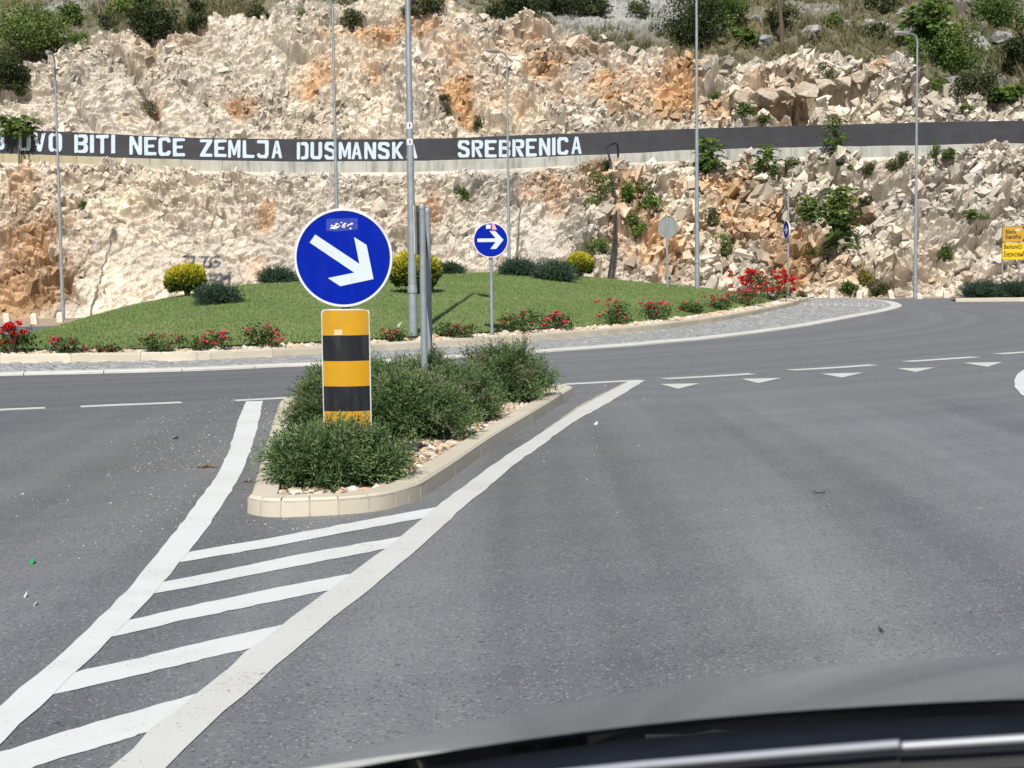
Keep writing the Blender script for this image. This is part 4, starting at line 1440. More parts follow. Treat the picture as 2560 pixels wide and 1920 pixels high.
def thuja(label, loc, r, h, group, seed):
    global RNG
    keep = RNG
    RNG = np.random.default_rng(300 + seed)
    root = thing('globe_thuja', label, 'shrub', loc, 0, group)
    n = 9000
    d = unit(RNG.normal(size=(n, 3)))
    d[:, 2] = np.where(d[:, 2] < -.75, -d[:, 2], d[:, 2])
    rad = RNG.uniform(.55, 1.0, n) ** .5
    lump = .94 + .30 * (fbm(d[:, 0] * 2.6 + seed * 3 + 9, d[:, 2] * 2.6 + d[:, 1], 3) - .5) + .05 * np.sin(d[:, 0] * 5 + seed) + RNG.normal(0, .05, n)
    P = d * (rad * lump)[:, None] * np.array([r, r, h * .5])
    P[:, 2] += h * .52
    D = unit(np.array([0, 0, 1.0]) + d * .7 + RNG.normal(0, .45, (n, 3)))
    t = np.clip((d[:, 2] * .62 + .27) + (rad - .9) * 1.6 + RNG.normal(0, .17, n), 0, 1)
    V = leaf_quads(P, D, RNG.uniform(.06, .12, n) * r / .5, RNG.uniform(.03, .05, n) * r / .5)
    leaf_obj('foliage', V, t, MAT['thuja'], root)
    mb = MB()
    for k in range(5):
        a = k * 1.3
        mb.tube([(0, 0, -.05), (.06 * math.cos(a), .06 * math.sin(a), h * .2), (r * .5 * math.cos(a), r * .5 * math.sin(a), h * .5)], [.035, .028, .012], 6)
    mb.build('stems', MAT['bark'], root)
    RNG = keep
    return root


def bush(name, label, cat, loc, w, h, mat, group=None, n=1500, leaf=.12, seed=0, clumps=14, trunk=True, low=.05, flat=.8, lean=0.0):
    """loose leafy bush: leaves gathered in uneven clumps on a few stems"""
    global RNG
    keep = RNG
    RNG = np.random.default_rng(5000 + seed)
    root = thing(name, label, cat, loc, 0, group)
    C = RNG.uniform(-1, 1, (clumps * 3, 3)); C[:, 2] = RNG.uniform(0, 1, clumps * 3)
    ok = (C[:, 0] ** 2 + C[:, 1] ** 2 + ((C[:, 2] - .45) / .62) ** 2) < 1.0
    C = C[ok][:clumps]
    C = C * np.array([w * .42, w * .42 * flat, h * .82]) + np.array([0, 0, h * low])
    C[:, 0] += lean * C[:, 2]
    cs = RNG.uniform(.14, .30, len(C)) * min(w, h * 1.2)
    k = RNG.choice(len(C), n, p=cs ** 2 / (cs ** 2).sum())
    d = unit(RNG.normal(size=(n, 3)))
    P = C[k] + d * (cs[k] * RNG.random(n) ** .4)[:, None] * np.array([1.1, 1.0, .8])
    P[:, 2] = np.maximum(P[:, 2], .02 * h)
    D = d * .8 + RNG.normal(0, .5, (n, 3)) + np.array([0, 0, .1])
    t = np.clip(.22 + .4 * RNG.random(len(C))[k] + .28 * RNG.random(n) + .22 * (d[:, 2]), 0, 1)
    V = leaf_quads(P, D, leaf * RNG.uniform(.7, 1.3, n), leaf * .5 * RNG.uniform(.7, 1.3, n))
    leaf_obj('foliage', V, t, mat, root)
    if trunk:
        mb = MB()
        for i in range(min(6, len(C))):
            c = C[i]
            mb.tube([(0, 0, -.1), (c[0] * .25, c[1] * .25, c[2] * .45), tuple(c)], [.035 * w, .022 * w, .006 * w], 5)
        mb.build('stems', MAT['bark'], root)
    RNG = keep
    return root


def sapling(name, label, loc, w, h, mat, group, seed, fronds=26, top=True, trunk_h=0.0):
    """young tree with pinnate leaves: a thin stem and arching fronds of paired leaflets"""
    global RNG
    keep = RNG
    RNG = np.random.default_rng(7000 + seed)
    root = thing(name, label, 'sapling', loc, 0, group)
    n = fronds
    z = h * (trunk_h + (1 - trunk_h) * np.linspace(.12, .93, n)) if top else np.full(n, h * .2)
    bend = RNG.normal(0, .05 * h, 2)
    sx = lambda zz: np.stack([bend[0] * (zz / h) ** 2, bend[1] * (zz / h) ** 2, zz], -1)
    b = sx(z)
    b[:, :2] += RNG.normal(0, w * .07, (n, 2))
    ph = np.arange(n) * 2.4 + RNG.normal(0, .4, n)
    L = w * .68 * RNG.uniform(.7, 1.15, n) * (1 - .35 * (z / h))
    out = np.stack([np.cos(ph), np.sin(ph) * .8, np.zeros(n)], 1)
    m = 9
    s = np.linspace(.18, 1, m)
    C = b[:, None] + out[:, None] * (L[:, None] * s)[..., None]
    C[..., 2] += (L[:, None] * (.75 * s - .85 * s ** 2)) + (0.25 * L[:, None] * s if top else .4 * L[:, None] * s)
    side = np.stack([-out[:, 1], out[:, 0], np.zeros(n)], 1)
    Ps, Ds = [], []
    for sg in (-1, 1):
        Ps.append(C)
        Ds.append(side[:, None] * sg + out[:, None] * .45 + np.array([0, 0, -.25]) + RNG.normal(0, .18, C.shape))
    P = np.stack(Ps).reshape(-1, 3); D = np.stack(Ds).reshape(-1, 3)
    ll = np.tile((L[:, None] * .38 * (1 - .35 * s)[None]).ravel(), 2)
    V = leaf_quads(P, D, ll, ll * .5)
    t = np.tile(np.repeat(np.clip(.25 + .5 * (z / h) + RNG.normal(0, .16, n), 0, 1), m), 2) + RNG.normal(0, .1, len(P))
    leaf_obj('foliage', V, np.clip(t, 0, 1), mat, root)
    mb = MB()
    zz = np.linspace(-.15, h * .93, 7)
    mb.tube(sx(zz), list(np.linspace(.03, .008, 7) * max(w, .6)), 6)
    mb.build('trunk', MAT['bark'], root)
    RNG = keep
    return root


def make_blossoms():
    out = {}
    global RNG
    keep = RNG
    RNG = np.random.default_rng(77)
    for c in ('petal_red', 'petal_pink', 'petal_dull'):
        out[c] = []
        for k in range(3):
            n = 26
            d = unit(RNG.normal(size=(n, 3))); d[:, 2] = np.abs(d[:, 2]) * .7
            P = d * RNG.uniform(.012, .05, (n, 1))
            V = leaf_quads(P, d + RNG.normal(0, .4, (n, 3)), RNG.uniform(.03, .05, n), RNG.uniform(.03, .045, n))
            t = np.repeat(np.clip(RNG.random(n), 0, 1), 4)
            out[c].append(np_mesh('blossom', V, np.arange(len(V)).reshape(-1, 4), MAT[c], {'tint': t}))
    RNG = keep
    return out


def rose(label, loc, w, h, col, nfl, seed, blossoms, fsize=1.0):
    global RNG
    keep = RNG
    RNG = np.random.default_rng(8800 + seed)
    root = thing('rose_bush', label, 'rose bush', loc, 0, 'rose bushes along the roundabout kerb')
    k = 9
    C = np.stack([RNG.normal(0, .28 * w, k), RNG.normal(0, .16 * w, k), RNG.uniform(.15, .8, k) * h], 1)
    n = int(300 + 450 * w)
    kk = RNG.integers(0, k, n)
    P = C[kk] + RNG.normal(0, 1, (n, 3)) * np.array([.16 * w, .14 * w, .14 * h])
    P[:, 2] = np.abs(P[:, 2])
    D = RNG.normal(0, 1, (n, 3)) + np.array([0, 0, .3])
    V = leaf_quads(P, D, RNG.uniform(.04, .075, n), RNG.uniform(.025, .045, n))
    t = np.clip(.25 + .5 * RNG.random(n) + .2 * (P[:, 2] / h - .5), 0, 1)
    leaf_obj('foliage', V, t, MAT['roseleaf'], root)
    mb = MB()
    fl = []
    for i in range(nfl):
        c = np.array([RNG.normal(0, .36 * w), RNG.normal(-.05, .15 * w), h * RNG.uniform(.35, 1.05)])
        c[0] = np.clip(c[0], -.6 * w, .6 * w)
        fl.append(c)
        mb.tube([(0, 0, -.03), (c[0] * .5, c[1] * .5, c[2] * .5), tuple(c)], [.008, .006, .004], 4)
    mb.build('stems', MAT['twig'], root)
    for i, c in enumerate(fl):
        o = link('blossom', blossoms[col][i % 3], root, c)
        s = fsize * RNG.uniform(.55, 1.05)
        o.scale = (s, s, s * .85)
        o.rotation_euler = (RNG.uniform(-.5, .2), RNG.uniform(-.4, .4), RNG.uniform(0, 6))
    RNG = keep
    return root


def boulder(label, loc, w, h, mat, seed, group, name='boulder'):
    rs = np.random.default_rng(seed)
    V, F = ico(4)
    V = V * np.array([1, .8, 1])
    for _ in range(30):
        n = unit(rs.normal(size=3)); k = rs.uniform(.42, .84)
        d = V @ n - k
        V = V - np.maximum(d, 0)[:, None] * n * .94
    V = V + (fbm(V[:, 0] * 3 + seed, V[:, 1] * 3 + V[:, 2] * 2, seed % 50)[:, None] - .5) * .30 * unit(V)
    V = V * np.array([w / 2, w / 2, h / 2]) / np.array([.8, .8, .78])
    V[:, 2] += h * .32
    o = link(name, np_mesh(name, V, F, mat), None, loc)
    return tag(o, label, name, group)


def hit(bvh, u, v):
    d = Vector(ray(u, v)).normalized()
    p, n, i, dist = bvh.ray_cast(Vector(CAM), d)
    return None if p is None else np.array(p)


def ground_at(u, v):
    z = 0.0
    for _ in range(8):
        p = gp(u, v, z); z = float(zg(p[0], p[1]))
    return np.array([p[0], p[1], z])


# ================================================================== SPLITTER ISLAND
def build_splitter():
    z = .095
    front = [(617, 1282), (653, 1291), (706, 1293.5), (770, 1291), (852, 1287), (926, 1280), (990, 1268), (1051, 1247), (1095, 1219), (1140, 1188), (1241, 1115), (1341, 1051), (1410, 1006), (1433, 991)]
    back = [(1430, 966.5), (1400, 961.5), (1300, 966), (1100, 976), (900, 986), (745, 993), (706, 998), (696, 1010)]
    left = [(687.5, 1032), (666, 1099), (644, 1173), (626, 1232)]
    P = np.vstack([gpl(front)[:, :2], gpl(back, z)[:, :2], gpl(left, z)[:, :2]])
    C = curve_pts(P, 700, closed=True)
    root = MB()
    V, F = sweep(C[:-2], [(0.006, -.02), (0.006, .085), (0.142, .085), (0.142, -.02)])
    root = kind(MB().add(V, F).build('splitter_island_kerb', MAT['mortar']), 'structure')
    L = path_len(C)
    S = np.concatenate([[0], np.cumsum(np.linalg.norm(np.diff(C, axis=0), axis=1))])
    cuts = [0.0]
    for u, v in ((655, 1291), (707, 1293), (770, 1291), (853, 1287), (929, 1280), (985, 1268), (1029, 1258), (1050, 1247), (1140, 1188), (1203, 1141), (1330, 1058)):
        g = gp(u, v)
        cuts.append(float(S[np.argmin(np.hypot(C[:, 0] - g[0], C[:, 1] - g[1]))]))
    while cuts[-1] < L - 1.4:
        cuts.append(cuts[-1] + 1.0)
    cuts.append(L)
    kerb_stones(C, cuts, [(0, -.02), (.006, .078), (.024, .098), (.15, .098), (.15, -.02)], 'kerb_stone', root, MAT['kerb'], .010, 8)
    inner = offs(C, .145)[:-1]
    mb = MB()
    mb.add([(p[0], p[1], .068) for p in inner[::6]], [tuple(range(len(inner[::6])))])
    bed = kind(mb.build('planting_bed', MAT['soil']), 'structure')
    lo, hi = inner.min(0), inner.max(0)
    Q = RNG.uniform(lo, hi, (9000, 2))
    ins = offs(C, .16)[:-1:4]
    Q = Q[in_poly(Q[:, 0], Q[:, 1], ins)][:5200]
    stones(bed, 'gravel', np.column_stack([Q, np.full(len(Q), .074)]), RNG.uniform(.010, .030, len(Q)) * np.where(RNG.random(len(Q)) > .96, 1.7, 1), MAT['gravel'], 1)
    g = 'evergreen shrubs on the splitter island'
    J = lambda lab, u, vb, w, h, nb, br, sd, sx=1.0, Yadd=0: juniper('juniper_shrub', lab, 'shrub', tuple((gp(u, vb, .07) + np.array([0, Yadd, 0]))), w, h, nb, MAT['juniper'], g, .031, .0068, br, sd, 34, sx)
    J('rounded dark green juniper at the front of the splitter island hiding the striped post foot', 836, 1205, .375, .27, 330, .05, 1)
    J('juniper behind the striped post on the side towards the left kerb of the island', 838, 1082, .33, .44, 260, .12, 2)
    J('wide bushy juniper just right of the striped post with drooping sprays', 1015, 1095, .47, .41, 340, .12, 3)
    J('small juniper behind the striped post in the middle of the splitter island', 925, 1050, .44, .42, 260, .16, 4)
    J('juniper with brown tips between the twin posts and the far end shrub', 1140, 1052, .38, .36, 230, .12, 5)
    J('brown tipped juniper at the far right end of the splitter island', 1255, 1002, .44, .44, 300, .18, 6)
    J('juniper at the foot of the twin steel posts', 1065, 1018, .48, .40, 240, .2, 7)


# ================================================================== SIGNS AND LAMPS
def disc_sign(root, R, blue_r, mat_face, y0=0.0, back=False, cz=0.0):
    """round plate with a rolled white rim; the face looks towards -y"""
    mb = MB()
    mb.lathe([(blue_r - .001, -.006), (blue_r, -.012), (R - .003, -.012), (R, -.008), (R, .022), (R - .008, .026), (R - .012, .010), (.001, .010)], 56, 0, 'y', (0, y0, cz))
    mb.build('rim', MAT['rim_white'] if not back else MAT['alu'], root, 40)
    mb = MB()
    n = 56
    V = [(blue_r * math.cos(2 * math.pi * k / n), y0 - .007, cz + blue_r * math.sin(2 * math.pi * k / n)) for k in range(n)]
    mb.add(V, [tuple(range(n))])
    return mb.build('face', mat_face, root)


def flat(root, name, poly, y, mat):
    return MB().add([(p[0], y, p[1]) for p in poly], [tuple(range(len(poly)))]).build(name, mat, root)


def build_main_sign():
    c = at(857.8, 644.6, 9.44)
    k = 407.5
    base = np.array([c[0] + .002, c[1] + .06, .06])
    root = thing('keep_right_sign', 'large round blue sign with white diagonal arrow above a yellow and black striped panel', 'traffic sign', tuple(base))
    cz = c[2] - base[2]
    y0 = -.06
    disc_sign(root, .302, .2865, MAT['blue'], y0, cz=cz)
    q = lambda x, y: ((x / 2.675 + 720 - 857.8) / k, cz - (y / 2.675 + 500 - 644.6) / k)
    flat(root, 'arrow', [q(*p) for p in ((185, 230), (475, 428), (443, 250), (525, 303), (567, 530), (345, 575), (263, 520), (440, 486), (147, 283))], y0 - .0085, MAT['sign_white'])
    st = flat(root, 'torn_sticker', [q(*p) for p in ((262, 127), (468, 124), (470, 200), (380, 208), (330, 212), (258, 206))], y0 - .0085, MAT['residue'])
    rs = random.Random(5)
    for i in range(19):
        x, y = rs.uniform(280, 432), rs.uniform(134, 196)
        r = rs.uniform(7, 15)
        P = [(x + r * rs.uniform(.6, 1.3) * math.cos(a + rs.uniform(-.3, .3)), y + r * .7 * rs.uniform(.5, 1.2) * math.sin(a)) for a in (0, 1.1, 2.3, 3.4, 4.6)]
        flat(st, 'paper_scrap', [q(*p) for p in P], y0 - .0095 - .0003 * i, MAT['sticker'])
    # striped convex panel
    ztop = 1.32 + (672.8 - 772) * 9.44 / FPX - base[2]
    hw = .1495; rr = .026
    def prof(a):
        return y0 + .045 - .05 * (1 - (a / hw) ** 2)
    def top(a):
        e = max(0.0, abs(a) - (hw - rr))
        return ztop - rr + math.sqrt(max(rr * rr - e * e, 0))
    A = np.concatenate([np.linspace(-hw, -hw + rr, 7), np.linspace(-hw + rr, hw - rr, 16)[1:-1], np.linspace(hw - rr, hw, 7)])
    mb = MB()                         # backing plate with turned edge
    V = []
    for a in A:
        V += [(a, prof(a), top(a)), (a, prof(a), .0), (a, prof(a) + .018, .0), (a, prof(a) + .018, top(a))]
    F = []
    for i in range(len(A) - 1):
        for j in range(4):
            j2 = (j + 1) % 4
            F.append((4 * i + j, 4 * i + 4 + j, 4 * i + 4 + j2, 4 * i + j2))
    F += [(0, 1, 2, 3), (len(V) - 1, len(V) - 2, len(V) - 3, len(V) - 4)]
    panel = MB().add(V, F).build('striped_panel', MAT['rim_white'], root, 40)
    B = [a * .955 for a in A]
    zs = [ztop - .006] + [1.32 + (672.8 - v) * 9.44 / FPX - base[2] for v in (838, 902.5, 966, 1029, 1093, 1157)] + [.02]
    for i in range(len(zs) - 1):
        if zs[i] <= zs[i + 1]:
            continue
        V = []
        for b, a in zip(B, A):
            zt = min(zs[i], top(a) - .008) if i == 0 else zs[i]
            V += [(b, prof(b) - .003, zt), (b, prof(b) - .003, zs[i + 1])]
        F = [(2 * k_, 2 * k_ + 1, 2 * k_ + 3, 2 * k_ + 2) for k_ in range(len(A) - 1)]
        o = MB().add(V, F).build('stripe', MAT['yellow'] if i % 2 == 0 else MAT['black'], panel, 60)
    xs = lambda x: (x / 2.675 + 720 - 861.5) / k
    zz = lambda y: 1.32 + (672.8 - (500 + y / 2.675)) * 9.44 / FPX - base[2]
    flat(panel, 'sticker', [(xs(308), zz(865)), (xs(362), zz(865)), (xs(362), zz(902)), (xs(308), zz(902))], y0 + .045 - .05 - .004, MAT['sticker_tan'])
    mb = MB()
    for x in (-.07, .07):
        mb.tube([(x, .03, -.05), (x, .03, ztop - .05)], .022, 12)
    mb.build('post', MAT['galv'], root, 40)
    mb = MB()
    mb.tube([(0, .03, ztop - .3), (0, .03, cz + .25)], .03, 14)
    mb.build('post', MAT['galv'], root, 40)


def build_small_signs(bm):
    # arrow sign on the roundabout
    Y = 26.5
    c = at(1223.5, 600.4, Y); k = FPX / Y
    b = at(1230, 843, Y)
    root = thing('turn_right_sign', 'small round blue sign with white arrow pointing sideways on the roundabout edge', 'traffic sign', (b[0], Y, b[2] - .05))
    cz = c[2] - b[2] + .05
    disc_sign(root, .302, .285, MAT['blue'], -.05, cz=cz)
    q = lambda x, y: ((x / 3.456 + 940 - 1223.5) / k, cz - (y / 3.456 + 480 - 600.4) / k)
    flat(root, 'arrow', [q(*p) for p in ((866, 402), (1022, 402), (970, 338), (1018, 338), (1090, 415), (1025, 492), (975, 492), (1022, 432), (866, 432))], -.0585, MAT['sign_white'])
    flat(root, 'sticker', [q(*p) for p in ((940, 285), (980, 283), (980, 318), (942, 320))], -.0585, MAT['sticker'])
    flat(root, 'sticker', [q(*p) for p in ((990, 280), (1012, 277), (1033, 328), (992, 328))], -.0585, MAT['sticker_pink'])
    mb = MB(); mb.tube([(0, 0, -.2), (0, 0, cz + .27)], .03, 14); mb.lathe([(.034, 0), (.034, .05), (.0, .06)], 14, 0, 'z', (0, 0, .1))
    mb.build('post', MAT['galv'], root, 40)
    # round sign seen from behind
    Y = 44.0
    c = at(1666, 568, Y); b = at(1668, 715, Y)
    root = thing('round_sign', 'round traffic sign seen from its grey back behind the grass crest', 'traffic sign', (b[0], Y, b[2] - .4), R_(140))
    cz = c[2] - b[2] + .4
    disc_sign(root, .325, .30, MAT['blue'], -.05, True, cz)
    mb = MB(); mb.tube([(0, 0, -.3), (0, 0, cz + .31)], .035, 14)
    mb.build('post', MAT['galv'], root, 40)
    # sign seen edge-on near the far rose bushes
    Y = 50.0
    c = at(1963, 575, Y); b = at(1970, 724, Y); tp = at(1960, 482, Y)
    root = thing('blue_sign', 'round blue sign seen nearly edge on behind the big red roses', 'traffic sign', (b[0], Y, b[2] - .3), R_(-80))
    cz = c[2] - b[2] + .3
    disc_sign(root, .30, .275, MAT['blue'], -.06, cz=cz)
    flat(root, 'arrow', [(-.16, cz + .03), (-.02, cz + .03), (-.07, cz + .13), (.0, cz + .13), (.17, cz), (.0, cz - .13), (-.07, cz - .13), (-.02, cz - .03), (-.16, cz - .03)], -.0685, MAT['sign_white'])
    mb = MB(); mb.tube([(0, 0, -.3), (0, 0, tp[2] - b[2] + .3)], .035, 14)
    mb.build('post', MAT['galv'], root, 40)


def build_twin_posts():
    a = at(1057.5, 700, 13.4); b = at(1070.5, 700, 14.3)
    za = zat(1055, 514, 13.4); zb = zat(1067, 524, 14.3)
    root = thing('direction_sign', 'direction sign seen edge on, held by twin galvanised posts rising from the junipers', 'traffic sign', (a[0], a[1], .05))
    for p, zt in ((a, za), (b, zb)):
        mb = MB()
        x, y = p[0] - a[0], p[1] - a[1]
        mb.tube([(x, y, -.05), (x, y, zt - .05)], .029, 16)
        po = mb.build('post', MAT['galv'], root, 40)
        mb = MB()
        mb.lathe([(.032, -.03), (.032, .004), (.028, .012), (.001, .013)], 16, 0, 'z', (x, y, zt - .05))
        mb.build('cap', MAT['galv'], po, 40)
    z0, z1 = zat(1050, 636, 13.4) - .05, za - .05
    d = np.array([b[0] - a[0], b[1] - a[1]]); d /= np.hypot(*d)
    nrm = np.array([-d[1], d[0]])
    def quad(s0, s1, o0, o1):
        return [tuple(d * s + nrm * o) for s, o in ((s0, o0), (s1, o0), (s1, o1), (s0, o1))]
    pn = MB().prism(quad(-.16, 1.1, .040, .058), z0, z1, 0, 'z').build('sign_panel', MAT['galv_dark'], root)
    MB().prism(quad(-.155, 1.095, .0585, .064), z0 + .004, z1 - .004, 0, 'z').build('sign_face', MAT['rim_white'], pn)
    mb = MB()
    for zz in (z0 + .05, z1 - .06):
        mb.prism(quad(-.05, 1.0, .029, .040), zz, zz + .03, 0, 'z')
    mb.build('bracket', MAT['galv_dark'], root)


LAMP_PROF = [(.0775, 0.0), (.0625, 2.4), (.045, 5.6), (.034, 9.0)]


def lamp_post(label, base, H, ang, arm=1.15, slip=None, dz=.2):
    root = thing('lamp_post', label, 'lamp post', (base[0], base[1], base[2] - dz), 0, 'tall galvanised lamp posts around the roundabout')
    H = H + dz
    zs = np.linspace(0, H, 14)
    r = np.interp(zs, [p[1] for p in LAMP_PROF], [p[0] for p in LAMP_PROF])
    mb = MB(); mb.tube([(0, 0, z) for z in zs], list(r), 18)
    po = mb.build('pole', MAT['galv'], root, 40)
    MB().lathe([(.082, dz + .75), (.084, dz + .80), (.078, dz + .85)], 18).build('collar', MAT['galv'], po, 40)
    d = np.array([math.cos(ang), math.sin(ang)])
    pts = [(0, 0, H - .1), (0, 0, H + .12)]
    for s, z in ((.03, .20), (.11, .29), (.24, .33), (.45, .35)):
        pts.append((d[0] * s, d[1] * s, H + z))
    mb = MB(); mb.tube(pts, [.034, .032, .03, .028, .027, .026], 12)
    am = mb.build('arm', MAT['galv'], root, 40)
    # flat housing with a glass below
    def head(s0, s1, w, z0, z1, nm, mat, par):
        n = np.array([-d[1], d[0]])
        prof = [(s0, .35), (s0 + .08, .75), ((s0 + s1) / 2, 1.0), (s1 - .08, .8), (s1, .4)]
        top = [(s, ww * w) for s, ww in prof]
        V = []
        for z, sc in ((z0, .92), (z0 + (z1 - z0) * .45, 1.0), (z1, .62)):
            for s, ww in top:
                V.append((*(d * s + n * ww * sc), z))
            for s, ww in top[::-1]:
                V.append((*(d * s - n * ww * sc), z))
        m = 10
        F = [tuple(range(m)), tuple(range(3 * m - 1, 2 * m - 1, -1))]
        for k in range(2):
            for j in range(m):
                j2 = (j + 1) % m
                F.append((k * m + j, k * m + j2, (k + 1) * m + j2, (k + 1) * m + j))
        return MB().add(V, F).build(nm, mat, par, 30)
    hd = head(.38, .38 + arm * .55, .125, H + .30, H + .40, 'lamp_head', MAT['lamp_grey'], root)
    head(.50, .34 + arm * .52, .10, H + .275, H + .30, 'lamp_glass', MAT['lamp_glass'], hd)
    return root, po


def build_lamps(mb_):
    cx, cy = -15.6, 43.7
    def to_c(p):
        return math.atan2(cy - p[1], cx - p[0])
    p = at(158, 800, 55.7); p[2] = -.36
    lamp_post('lamp post at the far left by the brown rock and white bollards', p, 9.05, to_c(p))
    p = at(845, 700, 46.8); p[2] = .25
    lamp_post('lamp post rising behind the large blue arrow sign', p, 8.82, to_c(p))
    p = at(1033, 845, 25.6)
    root, po = lamp_post('thick nearest lamp post on the roundabout beside the twin posts', p, 8.9, math.atan2(-.95, .30), 1.2)
    for u, v in ((1024, 313), (1026, 354)):
        s = at(u, v, 25.5)
        zl = s[2] - p[2] + .2
        rr = np.interp(zl, [q[1] for q in LAMP_PROF], [q[0] for q in LAMP_PROF])
        A = np.linspace(-1.5, 1.0, 7) - math.pi / 2
        V = []
        for a in A:
            for h in (-.05, .05):
                V.append((math.cos(a) * (rr + .002), math.sin(a) * (rr + .002), zl + h))
        F = [(2 * i, 2 * i + 2, 2 * i + 3, 2 * i + 1) for i in range(6)]
        st = MB().add(V, F).build('sticker', MAT['sticker'], po)
        e = [(math.cos(a) * (rr + .004), math.sin(a) * (rr + .004), zl + z) for a, z in ((-1.75, 0), (-1.65, .03), (-1.45, .03), (-1.35, 0), (-1.45, -.03), (-1.65, -.03))]
        MB().add(e, [tuple(range(6))]).build('sticker_print', MAT['black'], st)
    zl = zat(1040, 715, 25.5) - p[2] + .2
    mb = MB(); mb.lathe([(.066, zl - .01), (.072, zl), (.066, zl + .014)], 18); mb.build('strap', MAT['rim_white'], po, 40)
    p = at(1273, 668, 58.5); p[2] = -.1
    lamp_post('lamp post against the rock face behind the small blue arrow sign', p, 9.1, to_c(p))
    p = hit(mb_, 1743, 722)
    p = at(1743, 719, 46.8) if p is None else p
    lamp_post('lamp post on the grass crest near the grey backed round sign', p, 8.9, to_c(p))
    p = ground_at(2288, 747)
    lamp_post('lamp post on the far right verge among white bollards', p, 9.2, to_c(p))


def text_mesh(name, body, size, mat, parent, loc, sx=1.0):
    cu = bpy.data.curves.new(name + '_text', 'FONT')
    cu.body = body
    cu.size = size
    cu.resolution_u = 3
    cu.offset = size * .022
    tmp = bpy.data.objects.new('tmp_text', cu)
    COL.objects.link(tmp)
    dg = bpy.context.evaluated_depsgraph_get()
    me = bpy.data.meshes.new_from_object(tmp.evaluated_get(dg))
    bpy.data.objects.remove(tmp)
    me.name = name
    me.materials.clear(); me.materials.append(mat)
    me.transform(Matrix.Rotation(R_(90), 4, 'X') @ Matrix.Diagonal((sx, 1, 1, 1)))
    o = link(name, me, parent, loc)
    return o


def build_boards():
    Y = 54.0
    k = Y / FPX
    b = at(2505.5, 745, Y)
    root = thing('direction_board', 'amber arrow board above a bright yellow board with place names on grey posts', 'road sign', (b[0], Y, 0.05))
    X = lambda u: (u - 2505.5) * k
    Z = lambda v: zat(2505.5, v, Y) - .05
    wd = 1.45
    f = MB().box(X(2503), X(2503) + wd, -.03, .0, Z(605.5), Z(566)).build('arrow_panel', MAT['board_edge'], root)
    x0, x1 = X(2504.2), X(2561)
    flat(f, 'arrow_field', [(x0, Z(604.3)), (X(2552.5), Z(604.3)), (x1, Z(586)), (X(2552.5), Z(567.3)), (x0, Z(567.3))], -.033, MAT['board_amber'])
    flat(f, 'corner_field', [(X(2553.6), Z(604.3)), (X(2503) + wd - .02, Z(604.3)), (X(2503) + wd - .02, Z(586.1)), (x1 + .02, Z(586))], -.033, MAT['black'])
    flat(f, 'corner_field', [(X(2553.6), Z(567.3)), (x1 + .02, Z(585.9)), (X(2503) + wd - .02, Z(586)), (X(2503) + wd - .02, Z(567.3))], -.033, MAT['black'])
    text_mesh('lettering', 'Bileća', .185, MAT['print_black'], f, (X(2510.8), -.036, Z(584)), .80)
    text_mesh('lettering', 'Билећа', .185, MAT['print_black'], f, (X(2510.8), -.036, Z(597)), .84)
    flat(f, 'bright_patch', [(X(2535.5), Z(579)), (X(2547.5), Z(578)), (X(2547.5), Z(572.5)), (X(2536), Z(573))], -.036, MAT['print_grey'])
    g = MB().box(X(2503), X(2503) + wd, -.03, .0, Z(650), Z(607)).build('name_panel', MAT['board_edge'], root)
    flat(g, 'name_field', [(X(2504), Z(649.2)), (X(2503) + wd - .015, Z(649.2)), (X(2503) + wd - .015, Z(607.8)), (X(2504), Z(607.8))], -.033, MAT['board_yellow'])
    text_mesh('lettering', 'Berkovići', .235, MAT['print_black'], g, (X(2506.8), -.036, Z(622.5)), .70)
    text_mesh('lettering', 'Берковићи', .235, MAT['print_black'], g, (X(2506.8), -.036, Z(641.5)), .70)
    text_mesh('lettering', '=', .2, MAT['print_black'], g, (X(2556), -.036, Z(622.5)), .9)
    for u, y in ((2505.5, .03), (2546.8, .03), (2596, .03)):
        mb = MB(); mb.tube([(X(u), y, -.1), (X(u), y, Z(567))], .031, 12)
        mb.build('post', MAT['galv'], root, 40)


def build_far_island():
    P = curve_pts(np.array([gp(2389, 754.5)[:2], gp(2470, 754)[:2], gp(2560, 753.5)[:2], gp(2700, 752.5)[:2]]), 60)
    L = path_len(P)
    root = kind(MB().add(*sweep(P, [(.006, -.02), (.006, .115), (.142, .115), (.142, -.02)])).build('far_island_kerb', MAT['mortar']), 'structure')
    kerb_stones(P, list(np.arange(0, L, 1.0)) + [L], [(0, -.02), (0, .105), (.02, .125), (.15, .125), (.15, -.02)], 'kerb_stone', root, MAT['kerb'], .01, 3)
    Q = offs(P, .14); Q2 = offs(P, 3.0)
    poly = np.vstack([Q, Q2[::-1]])
    kind(MB().add([(p[0], p[1], .09) for p in poly], [tuple(range(len(poly)))]).build('far_island_bed', MAT['soil']), 'structure')
    for i, (u, lab, w) in enumerate(((2455, 'low dark juniper left of the post under the yellow boards', .75), (2540, 'low dark juniper right of the post under the yellow boards', .75))):
        p = at(u, 742, 53.4); p[2] = .09
        juniper('juniper_shrub', lab, 'shrub', tuple(p), w, .42, 130, MAT['blue_juniper'], 'low junipers on the far island', .07, .02, 0, 40 + i, 16)


